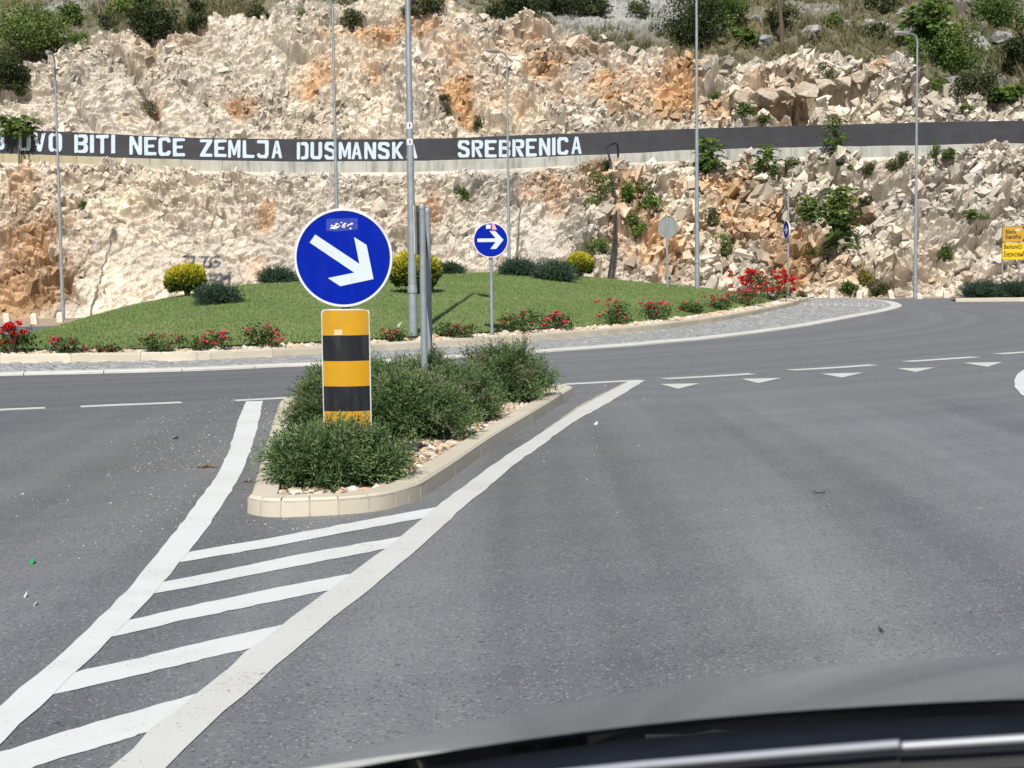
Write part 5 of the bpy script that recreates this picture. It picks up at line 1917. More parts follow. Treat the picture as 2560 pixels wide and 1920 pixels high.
def bollard(label, u, v, h, lean, seed):
    p = ground_at(u, v)
    mb = MB()
    w = .105
    rs = random.Random(seed)
    V = []
    rows = [(0, 1.0), (.55, .95), (.80, .9), (.93, .72), (1.0, .38)]
    for z, s in rows:
        for kx, ky in ((-1, -.8), (0, -1), (1, -.8), (1, .8), (0, 1), (-1, .8)):
            V.append((kx * w * s + lean * z + rs.uniform(-.006, .006), ky * w * .8 * s + rs.uniform(-.006, .006), z * h - (.06 if z == 0 else 0)))
    F = [tuple(range(24, 30))]
    for i in range(4):
        for j in range(6):
            F.append((6 * i + j, 6 * i + (j + 1) % 6, 6 * i + 6 + (j + 1) % 6, 6 * i + 6 + j))
    mb.add(V, F)
    o = mb.build('bollard', MAT['bollard'], None, 50)
    o.location = p
    tag(o, label, 'bollard', 'white stone bollards along the verge')


def build_small_things(mb_):
    L = [(19, 807, .33, -.05, 'leaning white stone bollard nearest the tall red roses at the left'), (87, 807.5, .33, -.03, 'white stone bollard standing free in front of the brown rock'), (150, 803, .32, 0, 'white stone bollard half hidden behind the far left lamp post'),
         (2080, 745.5, .335, 0, 'upright white stone bollard closest to the cobbled end of the roundabout'), (2147, 747, .33, .03, 'white stone bollard second along from the cobbled end'), (2230, 747, .32, -.07, 'leaning white stone bollard just left of the far right lamp post'),
         (2299, 747, .18, 0, 'stub of a white bollard directly behind the far right lamp post'), (2366, 745, .27, -.02, 'short white bollard between the lamp post and the far island kerb')]
    for i, (u, v, h, ln, lab) in enumerate(L):
        bollard(lab, u, v, h, ln, i)
    # garden spotlight in the flower bed
    p = hit(mb_, 994, 829)
    if p is not None:
        root = thing('garden_spotlight', 'small stone grey garden spotlight tilted upward in the grass', 'spotlight', tuple(p), R_(20))
        mb = MB(); mb.tube([(0, 0, -.05), (.01, 0, .07)], .012, 8); mb.build('spike', MAT['spot'], root)
        mb = MB(); mb.tube([(.0, -.03, .06), (.02, 0, .085), (.05, .01, .12), (.075, .02, .145)], [.022, .036, .034, .018], 12); mb.build('lamp_head', MAT['spot'], root, 50)
    # irrigation hose
    C = offs(K_C, .60)
    u = 1280 + FPX * C[:, 0] / C[:, 1]
    k = int(np.argmax(u))
    m = (u[:k] > -120) & (u[:k] < 1420)
    Q = C[:k][m][::3]
    Q = Q + RNG.normal(0, .012, Q.shape)
    o = MB().tube([(p[0], p[1], .195) for p in Q], .014, 6).build('irrigation_hose', MAT['hose'])
    tag(o, 'thin black irrigation hose lying between gravel strip and lawn', 'hose')
    # loose gravel in the strip behind the kerb
    C = offs(K_C, .16)
    bed = bpy.data.objects['grass_mound']
    n = 7000
    S = np.concatenate([[0], np.cumsum(np.linalg.norm(np.diff(K_C, axis=0), axis=1))])
    s = RNG.uniform(3, S[-1] - 3, n); d = RNG.uniform(.17, .58, n)
    T = np.gradient(K_C, axis=0); T /= np.linalg.norm(T, axis=1)[:, None]
    px = np.interp(s, S, K_C[:, 0]); py = np.interp(s, S, K_C[:, 1]); tx = np.interp(s, S, T[:, 0]); ty = np.interp(s, S, T[:, 1])
    P = np.stack([px - ty * d, py + tx * d, .125 + .09 * (d - .15)], 1)
    stones(bed, 'gravel', P, RNG.uniform(.022, .055, n) * np.where(RNG.random(n) > .95, 1.8, 1), MAT['gravel'], 1)
    # plastic pipes hanging over the wall
    root = thing('drain_pipes', 'two black plastic pipes hanging from the parapet wall down the rock face', 'pipes', tuple(at(1532, 640, 61.5)))
    o = np.array(root.location)
    A = [(1546.5, 408, 64.9), (1545, 385, 64.9), (1543.5, 362, 64.8), (1533, 359, 64.6), (1517, 369, 64.4), (1521, 385, 64.2), (1527, 408, 63.9), (1531, 440, 63.6), (1533, 486, 63.0), (1535.5, 530, 62.4), (1535.5, 580, 61.8), (1531, 630, 61.2), (1525, 670, 60.7), (1520, 700, 60.3), (1517, 722, 60)]
    P = curve_pts(np.array([at(*a) for a in A]) - o, 60)
    MB().tube(P, .047, 10).build('pipe', MAT['pipe'], root, 50)
    B = [(1530, 430, 63.4), (1537, 486, 62.9), (1540, 540, 62.2), (1540, 600, 61.5), (1535, 660, 60.7), (1529, 715, 60.0)]
    P = curve_pts(np.array([at(*a) for a in B]) - o + np.array([.0, -.05, 0]), 40)
    MB().tube(P, .04, 10).build('pipe', MAT['pipe'], root, 50)
    # litter on the road
    def scrap(name, label, cat, u, v, w, h, mat, ang, thick=.006):
        p = gp(u, v, .004)
        rs = random.Random(int(u * 7 + v))
        n = 7
        poly = [(w * .5 * math.cos(2 * math.pi * i / n) * rs.uniform(.7, 1.1), h * .5 * math.sin(2 * math.pi * i / n) * rs.uniform(.6, 1.2)) for i in range(n)]
        mb = MB().prism(poly, 0, thick, 0, 'z')
        mb.v = [(x, y, z + .012 * math.sin(x / w * 3)) if w > .02 else (x, y, z) for x, y, z in mb.v]
        ob = mb.build(name, mat)
        ob.location = p; ob.rotation_euler = (.12, -.1, ang)
        tag(ob, label, cat)
    scrap('green_scrap', 'green plastic scrap lying on the asphalt left of the hatching', 'litter', 79, 1406, .034, .055, MAT['green_scrap'], .5)
    scrap('paper_scrap', 'small torn white paper scrap beyond the other white scrap on the asphalt', 'litter', 64, 1490, .022, .03, MAT['white_scrap'], .3)
    scrap('paper_scrap', 'round white scrap nearest the road edge line on the asphalt', 'litter', 88.5, 1511, .024, .03, MAT['white_scrap'], 0)
    scrap('paper_scrap', 'tiny white scrap on the asphalt right of the splitter island', 'litter', 1490, 1060, .05, .10, MAT['white_scrap'], 0)
    scrap('bark_strip', 'dark bark strip on the asphalt beyond the edge line', 'litter', 438, 1096, .075, .07, MAT['dark_scrap'], 0)
    def twig(label, pts, r, mat, nm='dry_twig'):
        G = gpl(pts, .01)
        c = G.mean(0)
        mb = MB().tube([tuple(g - c) for g in G], [r * .7] + [r] * (len(G) - 2) + [r * .4], 6)
        ob = mb.build(nm, mat); ob.location = c
        tag(ob, label, 'twig')
    twig('pale brown twig lying left of the white edge line', [(494, 1166), (505, 1167.5), (520, 1164.5), (532, 1165.5), (545, 1166)], .011, MAT['twig'])
    twig('short brown twig between the edge line and the island kerb', [(610, 1203), (618, 1201.5), (625, 1203), (630, 1200.5)], .009, MAT['twig'])
    twig('curled dark twig in the middle of the near lane', [(2033, 1229), (2040, 1231), (2050, 1232), (2058, 1230.5), (2064, 1228)], .0028, MAT['dark_scrap'])
    twig('dark crumpled twig in the near lane closest to the car', [(2196, 1567), (2201, 1572), (2206, 1577), (2212, 1578)], .003, MAT['dark_scrap'])
    # grit on the road
    road = bpy.data.objects['road']
    pts = []
    for (u0, u1, v0, v1, n_) in ((330, 640, 1030, 1180, 420), (260, 560, 1160, 1330, 120), (640, 720, 1030, 1080, 90), (1420, 1640, 955, 1010, 130), (1640, 1900, 925, 965, 110), (0, 900, 960, 1400, 160), (1300, 2500, 960, 1300, 40), (610, 900, 1290, 1330, 80), (1180, 1500, 1000, 1200, 60), (480, 760, 990, 1030, 150)):
        a = RNG.random((n_, 2)); a[:, 1] = a[:, 1] ** .8
        for x, y in a:
            p = gp(u0 + (u1 - u0) * x, v0 + (v1 - v0) * y)
            pts.append((p[0], p[1], .002))
    stones(road, 'road_grit', np.array(pts), RNG.uniform(.0022, .0055, len(pts)) * np.where(RNG.random(len(pts)) > .96, 1.6, 1), MAT['grit'], 1)


def build_mound_plants(mb_):
    def place(u, v):
        p = hit(mb_, u, v)
        if p is None:
            for dv in range(1, 30):
                p = hit(mb_, u, v + dv)
                if p is not None:
                    break
        return p
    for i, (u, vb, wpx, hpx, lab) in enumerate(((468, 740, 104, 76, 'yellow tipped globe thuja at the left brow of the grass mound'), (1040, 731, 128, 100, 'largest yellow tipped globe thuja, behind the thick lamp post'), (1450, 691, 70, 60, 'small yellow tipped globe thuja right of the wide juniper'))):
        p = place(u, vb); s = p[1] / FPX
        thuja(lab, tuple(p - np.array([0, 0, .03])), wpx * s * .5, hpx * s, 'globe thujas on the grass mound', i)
    g = 'low junipers on the grass mound'
    for i, (u, vb, wpx, hpx, lab) in enumerate(((697, 706, 92, 32, 'flat juniper on the crest just left of the large blue sign'), (546, 758, 100, 42, 'spreading juniper on the slope beside the left globe thuja'), (1124, 686, 56, 20, 'tiny juniper peeping over the crest beside the twin posts'),
                                               (1297, 688, 95, 38, 'juniper left half of the pair on the crest'), (1385, 700, 112, 46, 'wider juniper on the crest touching the small globe thuja'))):
        p = place(u, vb); s = p[1] / FPX
        juniper('juniper_shrub', lab, 'shrub', tuple(p - np.array([0, 0, .02])), wpx * s * .46, hpx * s * .74, 120, MAT['blue_juniper'], g, .06, .017, 0, 20 + i, 18)
    p = place(500, 742); s = p[1] / FPX
    boulder('pale garden stone between the left globe thuja and its juniper', tuple(p), 24 * s, 17 * s, MAT['cream_boulder'], 5, 'loose stones', 'garden_stone')
    bl = make_blossoms()
    R = [(30, 886, 92, 76, 'petal_red', 11, 'tall rose bush with big bright red blooms at the left kerb end', 1.5), (178, 888, 76, 44, 'petal_pink', 10, 'rose bush with red blooms left of the smallest rose', 1.0), (272, 886, 46, 26, 'petal_dull', 5, 'smallest rose bush with two faded blooms near the left', .9),
         (404, 884, 70, 48, 'petal_dull', 8, 'rose bush with orange faded buds and one pink bloom low down', .85), (521, 880, 76, 50, 'petal_pink', 10, 'rose bush with several crimson blooms left of the striped post', 1.0), (662, 872, 92, 62, 'petal_pink', 10, 'rose bush with one tall stem just left of the striped post', .95),
         (985, 858, 70, 34, 'petal_dull', 7, 'low straggly rose bush at the foot of the thick lamp post', .85), (1128, 846, 96, 40, 'petal_dull', 9, 'wide low faded rose bush right of the twin posts', .85), (1296, 834, 82, 58, 'petal_dull', 12, 'rose bush with dull red blooms right of the small arrow sign', .95),
         (1400, 827, 68, 46, 'petal_pink', 9, 'rose bush with few big crimson blooms in front of the lawn', 1.15), (1542, 812, 78, 62, 'petal_pink', 12, 'tall pink rose bush left of another pink rose', 1.1), (1636, 801, 58, 44, 'petal_pink', 11, 'bushy pink rose with dense blooms below the thin back facing sign', 1.15),
         (1737, 784, 62, 32, 'petal_pink', 9, 'small crimson rose bush in front of the grass crest lamp post', 1.0), (1800, 775, 62, 36, 'petal_pink', 10, 'pink rose bush left of the pile of scarlet roses', 1.1), (1868, 765, 80, 42, 'petal_pink', 18, 'pink rose bush in front of the scarlet roses', 1.15),
         (1862, 738, 62, 56, 'petal_red', 22, 'scarlet rose bush on the crest left of the biggest scarlet rose', 1.7), (1930, 752, 90, 68, 'petal_red', 38, 'biggest scarlet rose bush beside the edge on blue sign', 1.7), (1968, 747, 36, 36, 'petal_pink', 6, 'narrow pink rose at the rounded kerb end', 1.3), (2005, 744, 20, 16, 'petal_dull', 4, 'last tiny rose behind the tip of the kerb', 1.2)]
    for i, (u, vb, wpx, hpx, col, nf, lab, fs) in enumerate(R):
        p = place(min(u, 1985), vb)
        if p is None or i == len(R) - 1:
            p = at(u, vb, 53.5)
        s = p[1] / FPX
        rose(lab, tuple(p - np.array([0, 0, .01])), wpx * s, hpx * s, col, nf, i, bl, fs * (1.0 if p[1] < 36 else 1.25))


def build_rock_plants(low, upp):
    g = 'saplings growing out of the rock face'
    T = [  # u, base v, width, height, kind, label
        (50, 412, 96, 112, 'tree', 'young tree with bare trunk growing over the painted wall at the left'), (466, 424, 20, 38, 's', 'slender light green sprig against the concrete foot of the wall'),
        (2085, 448, 62, 160, 's', 'tall leafy sapling standing in front of the black wall at the right'), (1768, 446, 74, 100, 's', 'sapling behind the grass crest lamp post below the wall'), (1916, 455, 66, 92, 's', 'thin dry looking sapling between lamp post and tall leafy sapling'),
        (2092, 655, 96, 190, 's', 'largest dark green sapling halfway down the right rock face'), (2028, 570, 70, 78, 's', 'spreading sapling branch left of the largest dark green one'), (2036, 650, 44, 54, 's', 'small fern like plant under the spreading sapling'),
        (2336, 428, 46, 72, 's', 'upright yellow green sapling at the right end of the concrete foot'), (2440, 582, 60, 52, 's', 'palm like sapling with long thin trunk near the yellow boards'), (1496, 520, 70, 100, 'y', 'bright green bush on orange rock left of the black pipes'), (1560, 520, 50, 80, 'y', 'yellow green bush right of the black pipes'),
        (1622, 530, 62, 78, 'b', 'dark green bush between the pipes and the grass crest lamp post'), (1588, 598, 46, 70, 'y', 'narrow yellow green weed below the dark green bush'), (1490, 640, 62, 48, 'b', 'leafy green bush rising behind the small globe thuja'), (1800, 640, 80, 72, 'b', 'olive bush low on the orange rock right of the lamp post'),
        (1156, 500, 26, 24, 'b', 'tiny green tuft on the pale rock above the small arrow sign'), (212, 522, 34, 24, 'b', 'small green tuft right of the far left lamp post'), (1785, 575, 50, 60, 'd', 'grey dry bush beside the grass crest lamp post'), (2160, 706, 50, 48, 'w', 'yellowish withering bush low on the right rock face'),
        (2125, 742, 40, 40, 'b', 'round green weed between the first two white bollards'), (2200, 742, 56, 34, 'd', 'dry brush behind the leaning white bollard'), (2165, 435, 36, 36, 'd', 'small dark cushion plant under the concrete foot at the right'), (2158, 520, 44, 34, 'd', 'grey green cushion plant right of the largest sapling'),
        (2115, 440, 22, 30, 'b', 'little bush at the foot of the tall leafy sapling'), (2360, 655, 48, 50, 'b', 'dark green bush low between lamp post and yellow boards'), (2375, 392, 40, 20, 'b', 'flat green tuft right of the yellow green sapling'), (1520, 424, 24, 18, 'y', 'tiny yellow green tuft under the wall left of the pipes'),
        (1660, 412, 34, 22, 'b', 'little weed on top of the rubble right of the pipes'), (1975, 430, 60, 34, 'd', 'dry grassy clump at the wall foot left of the tall sapling'), (2250, 425, 90, 40, 'd', 'wide dry grassy clump at the wall foot by the far right lamp post')]
    for i, (u, vb, w, h, k, lab) in enumerate(T):
        p = hit(low, u, vb)
        if p is None:
            continue
        s = p[1] / FPX
        p = p + np.array([0, -.08, 0])
        w, h = w * s, h * s
        if k in 's':
            sapling('sapling', lab, tuple(p), w, h, MAT['ailanthus'], g, i, max(16, int(22 + h * 15)), True, .5 if 'trunk' in lab else 0)
        elif k == 'tree':
            sapling('sapling', lab, tuple(p), w, h, MAT['ailanthus'], g, i, 34, True, .5)
        else:
            bush('rock_bush', lab, 'bush', tuple(p), w, h, {'y': MAT['ailanthus'], 'b': MAT['broadleaf'], 'd': MAT['olive_leaf'], 'w': MAT['yellowleaf']}[k], 'bushes on the rock faces', 800, .115, 50 + i, 9)
    U = [  # on the upper face and the hillside
        (75, 150, 190, 150, 'b', 'broad light green bush at the far left end of the hillside'), (20, 215, 110, 90, 'd2', 'shaded dark bush below the broad light green one at the left'), (390, 95, 130, 100, 'dark', 'dark evergreen bush overhanging the bedding cleft'), (180, 55, 70, 50, 'b', 'green bush between pale scree and the left broad bush'),
        (205, 112, 60, 40, 'b', 'round green bush below the pale scree patch at the left'), (270, 70, 60, 40, 'o', 'olive tussock bush on the brow left of the dark evergreen'), (335, 28, 130, 50, 'b', 'wide green bush at the top edge above the bedding cleft'), (492, 70, 60, 80, 'dark', 'narrow dark bush hanging right of the overhanging evergreen'),
        (655, 40, 70, 40, 'o', 'grey green bush on the upper rock right of the second lamp post'), (760, 42, 44, 24, 'b', 'small green tuft near the arm of the second lamp post'), (880, 70, 60, 50, 'o', 'olive cushion beside the brown stained rock at the top'), (1060, 30, 130, 50, 'o', 'long olive bush at the top edge left of the dark pines'),
        (1290, 44, 150, 70, 'dark', 'dark pine like bush at the top edge left of the scree'), (1380, 30, 120, 60, 'dark', 'second dark pine like bush at the top edge'), (1480, 36, 110, 62, 'dark', 'dark round bush on the scree edge'), (1116, 280, 34, 56, 'dark', 'small dark green bush growing in the orange cleft'),
        (1195, 320, 30, 50, 'o', 'grey thorny bush in the orange cleft'), (372, 286, 44, 38, 'o', 'grey green cushion on the pale left rock'), (46, 232, 30, 26, 'b', 'small green tuft on the pale rock at the far left'), (1720, 105, 170, 130, 'dark', 'large dark evergreen behind the grass crest lamp post'),
        (1800, 60, 130, 90, 'b', 'light green bush beside the large dark evergreen'), (1850, 118, 70, 50, 'a', 'fern like bright plant under the large dark evergreen'), (2080, 75, 56, 60, 'b', 'green bush at the end of the grey outcrop'), (2320, 120, 130, 110, 'a', 'broad bright green sumac like bush right of the far lamp head'),
        (2400, 175, 140, 130, 'b', 'large glossy bush below the bright sumac like bush'), (2290, 165, 60, 90, 'b', 'leafy bush directly behind the far right lamp head'), (2490, 70, 130, 90, 'b', 'green bush at the top right corner of the hillside'), (2440, 230, 130, 70, 'o', 'olive scrub right of the grey boulders'),
        (2545, 180, 90, 110, 'd2', 'dark shaded bush at the right margin of the hillside'), (2345, 245, 50, 60, 'b', 'dark green plant hanging over the right rock edge'), (2520, 265, 90, 50, 'a', 'feathery green plant on the rock edge at the right margin'), (2060, 195, 60, 45, 'o', 'olive cushion between grey boulders above the hollow'),
        (1860, 292, 50, 40, 'a', 'fern like plant at the left mouth of the dark hollow'), (1905, 308, 40, 24, 'a', 'small fern like plant just above the wall under the hollow'), (1790, 250, 30, 30, 'y', 'yellow green tuft on the rubble near the grass crest lamp post'), (2190, 95, 60, 40, 'o', 'olive bush between the grey outcrops'),
        (1600, 40, 70, 40, 'o', 'grey tussock on the pale scree'), (2415, 285, 44, 24, 'a', 'flat green plant just above the wall at the right'), (1960, 60, 90, 46, 'o', 'scrubby olive bush beside the dead trunk'), (2210, 25, 100, 50, 'o', 'scrubby bush along the top edge at the right')]
    for i, (u, vb, w, h, k, lab) in enumerate(U):
        p = hit(upp, u, vb)
        if p is None:
            continue
        s = p[1] / FPX
        p = p + np.array([0, .0, -.1])
        w, h = w * s, h * s
        n = int(np.clip(900 * w * h, 500, 5200))
        if k == 'a':
            sapling('sapling', lab, tuple(p), w, h, MAT['ailanthus'], 'pinnate plants on the hillside', 100 + i, int(np.clip(20 + 12 * w, 16, 60)), True)
        else:
            m = {'b': 'broadleaf', 'o': 'olive_leaf', 'dark': 'darkleaf', 'd2': 'darkleaf', 'y': 'ailanthus'}[k]
            bush('hillside_bush', lab, 'bush', tuple(p), w, h, MAT[m], 'bushes on the hillside', n, .16 if w > 1.2 else .10, 200 + i, int(np.clip(8 + 5 * w, 8, 26)))
    # dead tree
    p = hit(upp, 1955, 108)
    if p is not None:
        s = p[1] / FPX
        root = thing('dead_tree', 'leaning bare dead tree trunk on the hillside', 'tree', tuple(p))
        mb = MB(); mb.tube([(0, 0, -.3), (-.02, 0, .8), (-.12, 0, 1.8), (-.42, 0, 2.9), (-.6, .1, 4.0)], [.13, .12, .10, .08, .05], 8); mb.build('trunk', MAT['pipe'] if False else MAT['bark'], root, 60)
        for pts in ([(-.12, 0, 1.75), (.1, 0, 2.2), (.2, 0, 2.9)], [(-.4, 0, 2.85), (-.8, 0, 3.2), (-1.0, 0, 3.9)]):
            MB().tube(pts, [.05, .04, .02], 6).build('limb', MAT['bark'], root, 60)
    B = [(2025, 78, 84, 52, 'big grey boulder left of the long grey outcrop'), (2180, 62, 110, 50, 'long grey outcrop boulder above the far lamp head'), (2110, 60, 70, 44, 'grey boulder between two outcrop boulders'), (1905, 104, 90, 44, 'low grey boulder under the dead tree'), (1975, 45, 54, 34, 'grey boulder behind the dead trunk'),
         (2024, 160, 50, 30, 'grey boulder on the rock edge above the hollow'), (2122, 170, 60, 26, 'flat grey boulder above the hollow'), (2450, 120, 90, 70, 'grey boulder group right of the bright sumac like bush'), (2510, 90, 90, 40, 'flat grey rock at the right margin'), (2500, 30, 60, 34, 'grey rock near the top right corner'),
         (2240, 150, 60, 44, 'grey rock left of the bush behind the lamp head'), (1890, 50, 60, 34, 'grey rock above the low boulder'), (2260, 30, 70, 30, 'pale grey rock at the top edge right of the outcrop'), (2240, 95, 50, 30, 'small grey rock left of the sumac like bush'), (2380, 205, 80, 46, 'cracked grey rock below the glossy bush'),
         (2450, 180, 50, 40, 'rough grey rock beside the olive scrub'), (222, 100, 20, 16, 'small pale stone on the brow at the left'), (162, 118, 22, 14, 'grey stone behind the far left lamp head'), (280, 75, 24, 16, 'white stone on the brow near the bedding cleft'), (1770, 165, 40, 24, 'grey stone on the brow right of the grass crest lamp post')]
    for i, (u, vb, w, h, lab) in enumerate(B):
        p = hit(upp, u, vb)
        if p is not None:
            s = p[1] / FPX
            boulder(lab, tuple(p + np.array([0, .1, -.38 * h * s])), w * s * .85, h * s * 1.0, MAT['boulder'], 60 + i, 'grey boulders on the hillside')
    C = [(2270, 238, 50, 44, upp, 'smooth pale boulder beside the far right lamp post above the wall'), (2220, 262, 90, 44, upp, 'big cream boulder right of the dark hollow'), (2060, 300, 36, 22, upp, 'cream boulder at the mouth of the dark hollow'), (2450, 296, 60, 36, upp, 'cream boulder on the rubble above the wall at the right'), (2520, 290, 50, 34, upp, 'cream boulder at the right margin above the wall'),
         (1850, 255, 60, 60, upp, 'upright cream boulder left of the dark hollow'), (1760, 262, 50, 40, upp, 'cream boulder just right of the grass crest lamp post above the wall'), (2240, 700, 50, 36, low, 'pale block low on the rock left of the far right lamp post'), (2180, 640, 50, 44, low, 'pale boulder right of the largest sapling'),
         (2330, 700, 44, 26, low, 'orange block right of the far right lamp post'), (2290, 630, 60, 30, low, 'flat block above the foot of the far right lamp post'), (2420, 690, 60, 34, low, 'cream block left of the yellow boards'), (1830, 660, 56, 40, low, 'orange boulder above the scarlet roses'), (2040, 720, 50, 28, low, 'orange block behind the first white bollard'),
         (1890, 555, 44, 30, low, 'wedge of orange rock left of the edge on blue sign'), (1345, 480, 50, 30, low, 'orange block on the rubble under the wall right of the small arrow sign'), (2280, 430, 70, 50, low, 'pale boulder under the wall by the far right lamp post'), (2450, 640, 40, 40, low, 'pointed cream block left of the amber board')]
    O = [(1858, 268, 70, 50, .6, 'angular block at the left mouth of the dark hollow'), (1905, 250, 78, 52, 1.0, 'second block along the lip of the dark hollow'), (1955, 238, 64, 40, 1.2, 'third block along the lip of the dark hollow'),
         (1998, 236, 84, 50, 1.3, 'broad block over the middle of the dark hollow'), (2050, 222, 60, 44, 1.2, 'block right of the broad one over the dark hollow'), (2092, 212, 76, 40, 1.1, 'block over the narrowing part of the dark hollow'), (2138, 198, 64, 40, .9, 'block near the right tip of the dark hollow'), (2180, 186, 50, 34, .6, 'last small block at the right tip of the dark hollow')]
    for i, (u, v, w, h, dy, lab) in enumerate(O):
        p = hit(upp, u, v)
        s = p[1] / FPX
        boulder(lab, tuple(p + np.array([0, -dy + .3 * w * s, -.32 * h * s])), w * s, h * s, MAT['cream_boulder'], 260 + i, 'cream boulders in the rock face')
    for i, (u, vb, w, h, bv, lab) in enumerate(C):
        p = hit(bv, u, vb)
        if p is not None:
            s = p[1] / FPX
            boulder(lab, tuple(p + np.array([0, .15, -.3 * h * s])), w * s, h * s * 1.1, MAT['cream_boulder'], 160 + i, 'cream boulders in the rock face')


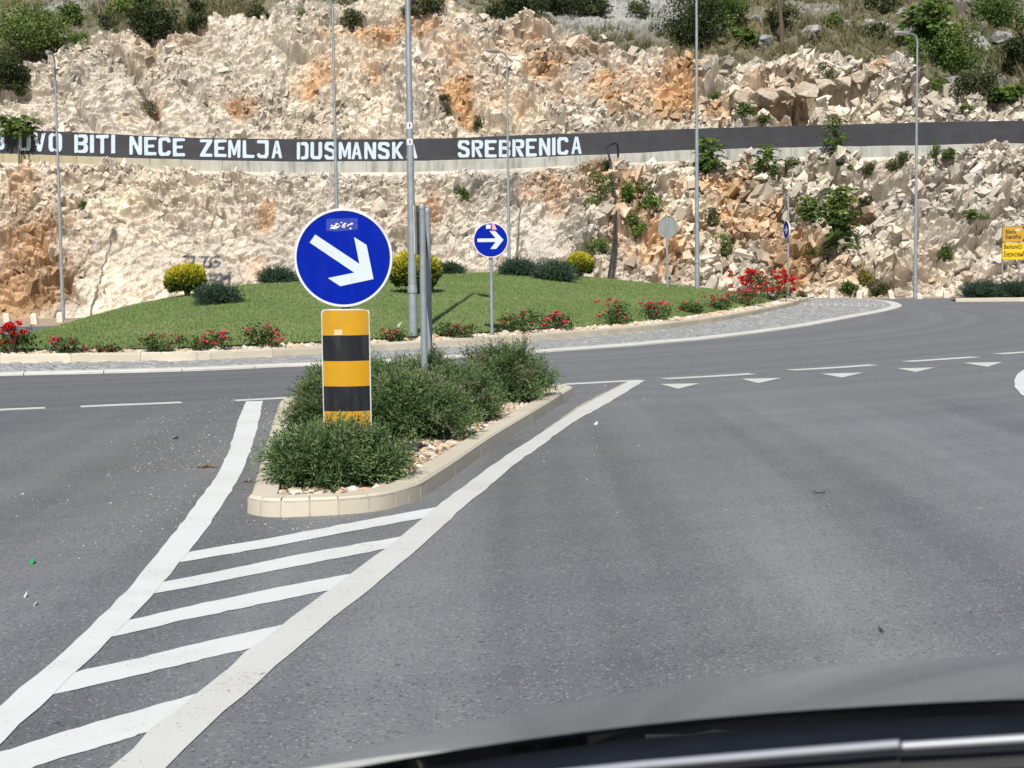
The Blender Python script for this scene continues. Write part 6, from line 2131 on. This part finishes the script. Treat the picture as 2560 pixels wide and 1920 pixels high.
# ================================================================== THE CAR in which the camera rides
def build_car():
    yaw = -.2855
    root = thing('car', 'dark grey car whose glossy bonnet and wiper reach into the view', 'car', (.38 * math.cos(yaw), .38 * math.sin(yaw), 0), yaw)
    hw = .86

    def rear(x):                       # rear edge of the bonnet, bowed forward in the middle
        return 1.003 - .21 * x * x

    def top(x, y):
        d = y - 1.003 + .21 * x * x
        return 1.063 - .177 * d - .047 * d * d - .095 * x * x - .075 * max(0, abs(x) - .5) ** 2
    nx, ny = 49, 40
    V = []
    for i in range(nx):
        x = -hw + 2 * hw * i / (nx - 1)
        yf = 2.30 - .34 * (x / hw) ** 2
        for j in range(ny):
            y = rear(x) + (yf - rear(x)) * j / (ny - 1)
            z = top(x, y)
            V.append((x, y, z))
    F = [(i * ny + j, i * ny + ny + j, i * ny + ny + j + 1, i * ny + j + 1) for i in range(nx - 1) for j in range(ny - 1)]
    n0 = len(V)
    V += [(x, y + .004, z - .004) for x, y, z in V]
    F += [tuple(q + n0 for q in f[::-1]) for f in F]
    rim = [i * ny for i in range(nx)] + [(nx - 1) * ny + j for j in range(1, ny)] + [i * ny + ny - 1 for i in range(nx - 2, -1, -1)] + [j for j in range(ny - 2, 0, -1)]
    F += [(rim[k], rim[(k + 1) % len(rim)], rim[(k + 1) % len(rim)] + n0, rim[k] + n0) for k in range(len(rim))]
    MB().add(V, F).build('bonnet', MAT['car_paint'], root, 40)
    # wings and nose
    mb = MB()
    for s in (-1, 1):
        V = []
        ys = np.linspace(-.5, 2.18, 26)
        for y in ys:
            zt = top(hw, max(y, rear(hw))) - .012
            xo = s * (hw + .06 - .08 * max(0, (y - 1.5) / .8) ** 2)
            arch = math.sqrt(max(.36 ** 2 - (y - 1.55) ** 2, 0)) + .33 if abs(y - 1.55) < .36 else .25
            V += [(s * (hw + .004), y, zt), (xo, y, zt - .1), (xo + s * .01, y, (zt + arch) / 2), (xo, y, arch), (s * (hw - .1), y, arch)]
        Fq = []
        for i in range(len(ys) - 1):
            for j in range(4):
                Fq.append((5 * i + j, 5 * i + 5 + j, 5 * i + 6 + j, 5 * i + 1 + j))
        mb.add(V, Fq)
    mb.build('body', MAT['car_paint'], root, 50)
    mb = MB()
    V = []
    A = np.linspace(-1, 1, 21)
    for a in A:
        x = a * (hw + .03); yf = 2.31 - .34 * a * a
        V += [(x, yf, top(a * hw, yf) - .015), (x, yf + .07, .62), (x, yf + .10, .45), (x, yf + .02, .22), (x, yf - .2, .20)]
    F = [(5 * i + j, 5 * i + 5 + j, 5 * i + 6 + j, 5 * i + 1 + j) for i in range(20) for j in range(4)]
    mb.add(V, F)
    mb.build('bumper', MAT['car_paint'], root, 50)
    mb = MB()
    V = [(x, 2.40 - .34 * (x / hw) ** 2, z) for x in np.linspace(-.45, .45, 9) for z in (.36, .56)]
    mb.add(V, [(2 * i, 2 * i + 2, 2 * i + 3, 2 * i + 1) for i in range(8)])
    mb.build('grille', MAT['car_plastic'], root)
    for s in (-1, 1):
        mb = MB()
        V = []
        for a in np.linspace(.52, .93, 7):
            yf = 2.31 - .34 * a * a
            V += [(s * a * hw, yf + .082, .52), (s * a * hw, yf + .055, top(a * hw, yf) - .06)]
        mb.add(V, [(2 * i, 2 * i + 2, 2 * i + 3, 2 * i + 1) for i in range(6)])
        mb.build('headlight', MAT['headlight'], root)
        w = MB()
        w.lathe([(.20, -.09), (.30, -.10), (.325, -.06), (.325, .06), (.30, .10), (.20, .09)], 32, 0, 'z')
        tyre = w.build('tyre', MAT['rubber'], root, 40)
        tyre.location = (s * (hw - .04), 1.55, .325); tyre.rotation_euler = (0, R_(90), 0)
        w = MB(); w.lathe([(.01, .075), (.07, .08), (.19, .06), (.205, .085)], 32, 0, 'z'); w.lathe([(.01, -.075), (.07, -.08), (.19, -.06), (.205, -.085)], 32, 0, 'z')
        w.build('rim', MAT['chrome'], tyre, 40)
    # black cowl below the screen, scuttle step behind the bonnet, wiper
    V = []
    xs = np.linspace(-hw, hw, 33)
    for x in xs:
        yr = rear(x)
        zr = top(x, yr)
        V += [(x, yr + .03, zr - .03), (x, yr + .004, zr - .010), (x, yr - .03, zr - .008), (x, yr - .10, zr - .003), (x, yr - .20, zr + .004), (x, yr - .55, zr + .02)]
    F = [(6 * i + j, 6 * i + 6 + j, 6 * i + 7 + j, 6 * i + 1 + j) for i in range(32) for j in range(5)]
    MB().add(V, F).build('cowl', MAT['car_plastic'], root, 40)
    wp = []
    for u, v in ((1380, 1936), (1600, 1914), (1900, 1887), (2120, 1868), (2249, 1860.5)):
        wp.append(u)
    def wpt(u, v, y):
        p = at(u, v, y); c, s = math.cos(yaw), math.sin(yaw); x_, y_ = p[0] - .38 * c, p[1] - .38 * s; return (x_ * c + y_ * s, -x_ * s + y_ * c, p[2])
    a = [wpt(1250, 1950, .86), wpt(1600, 1914, .83), wpt(1950, 1884.5, .80), wpt(2249, 1861, .775)]
    b = [wpt(2257, 1866, .774), wpt(2400, 1857, .765), wpt(2700, 1838, .745)]
    ar = MB().tube(a, .0026, 8).build('wiper_blade', MAT['wiper_steel'], root, 60)
    MB().tube(b, .0024, 8).build('wiper_arm', MAT['wiper_steel'], root, 60)
    rb = MB().tube([(p[0], p[1] + .012, p[2] - .016) for p in a + b[1:]], .008, 6).build('wiper_rubber', MAT['rubber'], ar, 60)


build_ground()
_road = build_road()
build_markings(_road)
build_apron()
build_island_kerb()
_mound, BV_M, _, _ = build_mound()
BV_L = build_lower_cliff()
BV_U = build_upper()
build_wall()
build_splitter()
build_far_island()
build_main_sign()
build_small_signs(BV_M)
build_twin_posts()
build_lamps(BV_M)
build_boards()
build_mound_plants(BV_M)
build_rock_plants(BV_L, BV_U)
build_car()
build_small_things(BV_M)
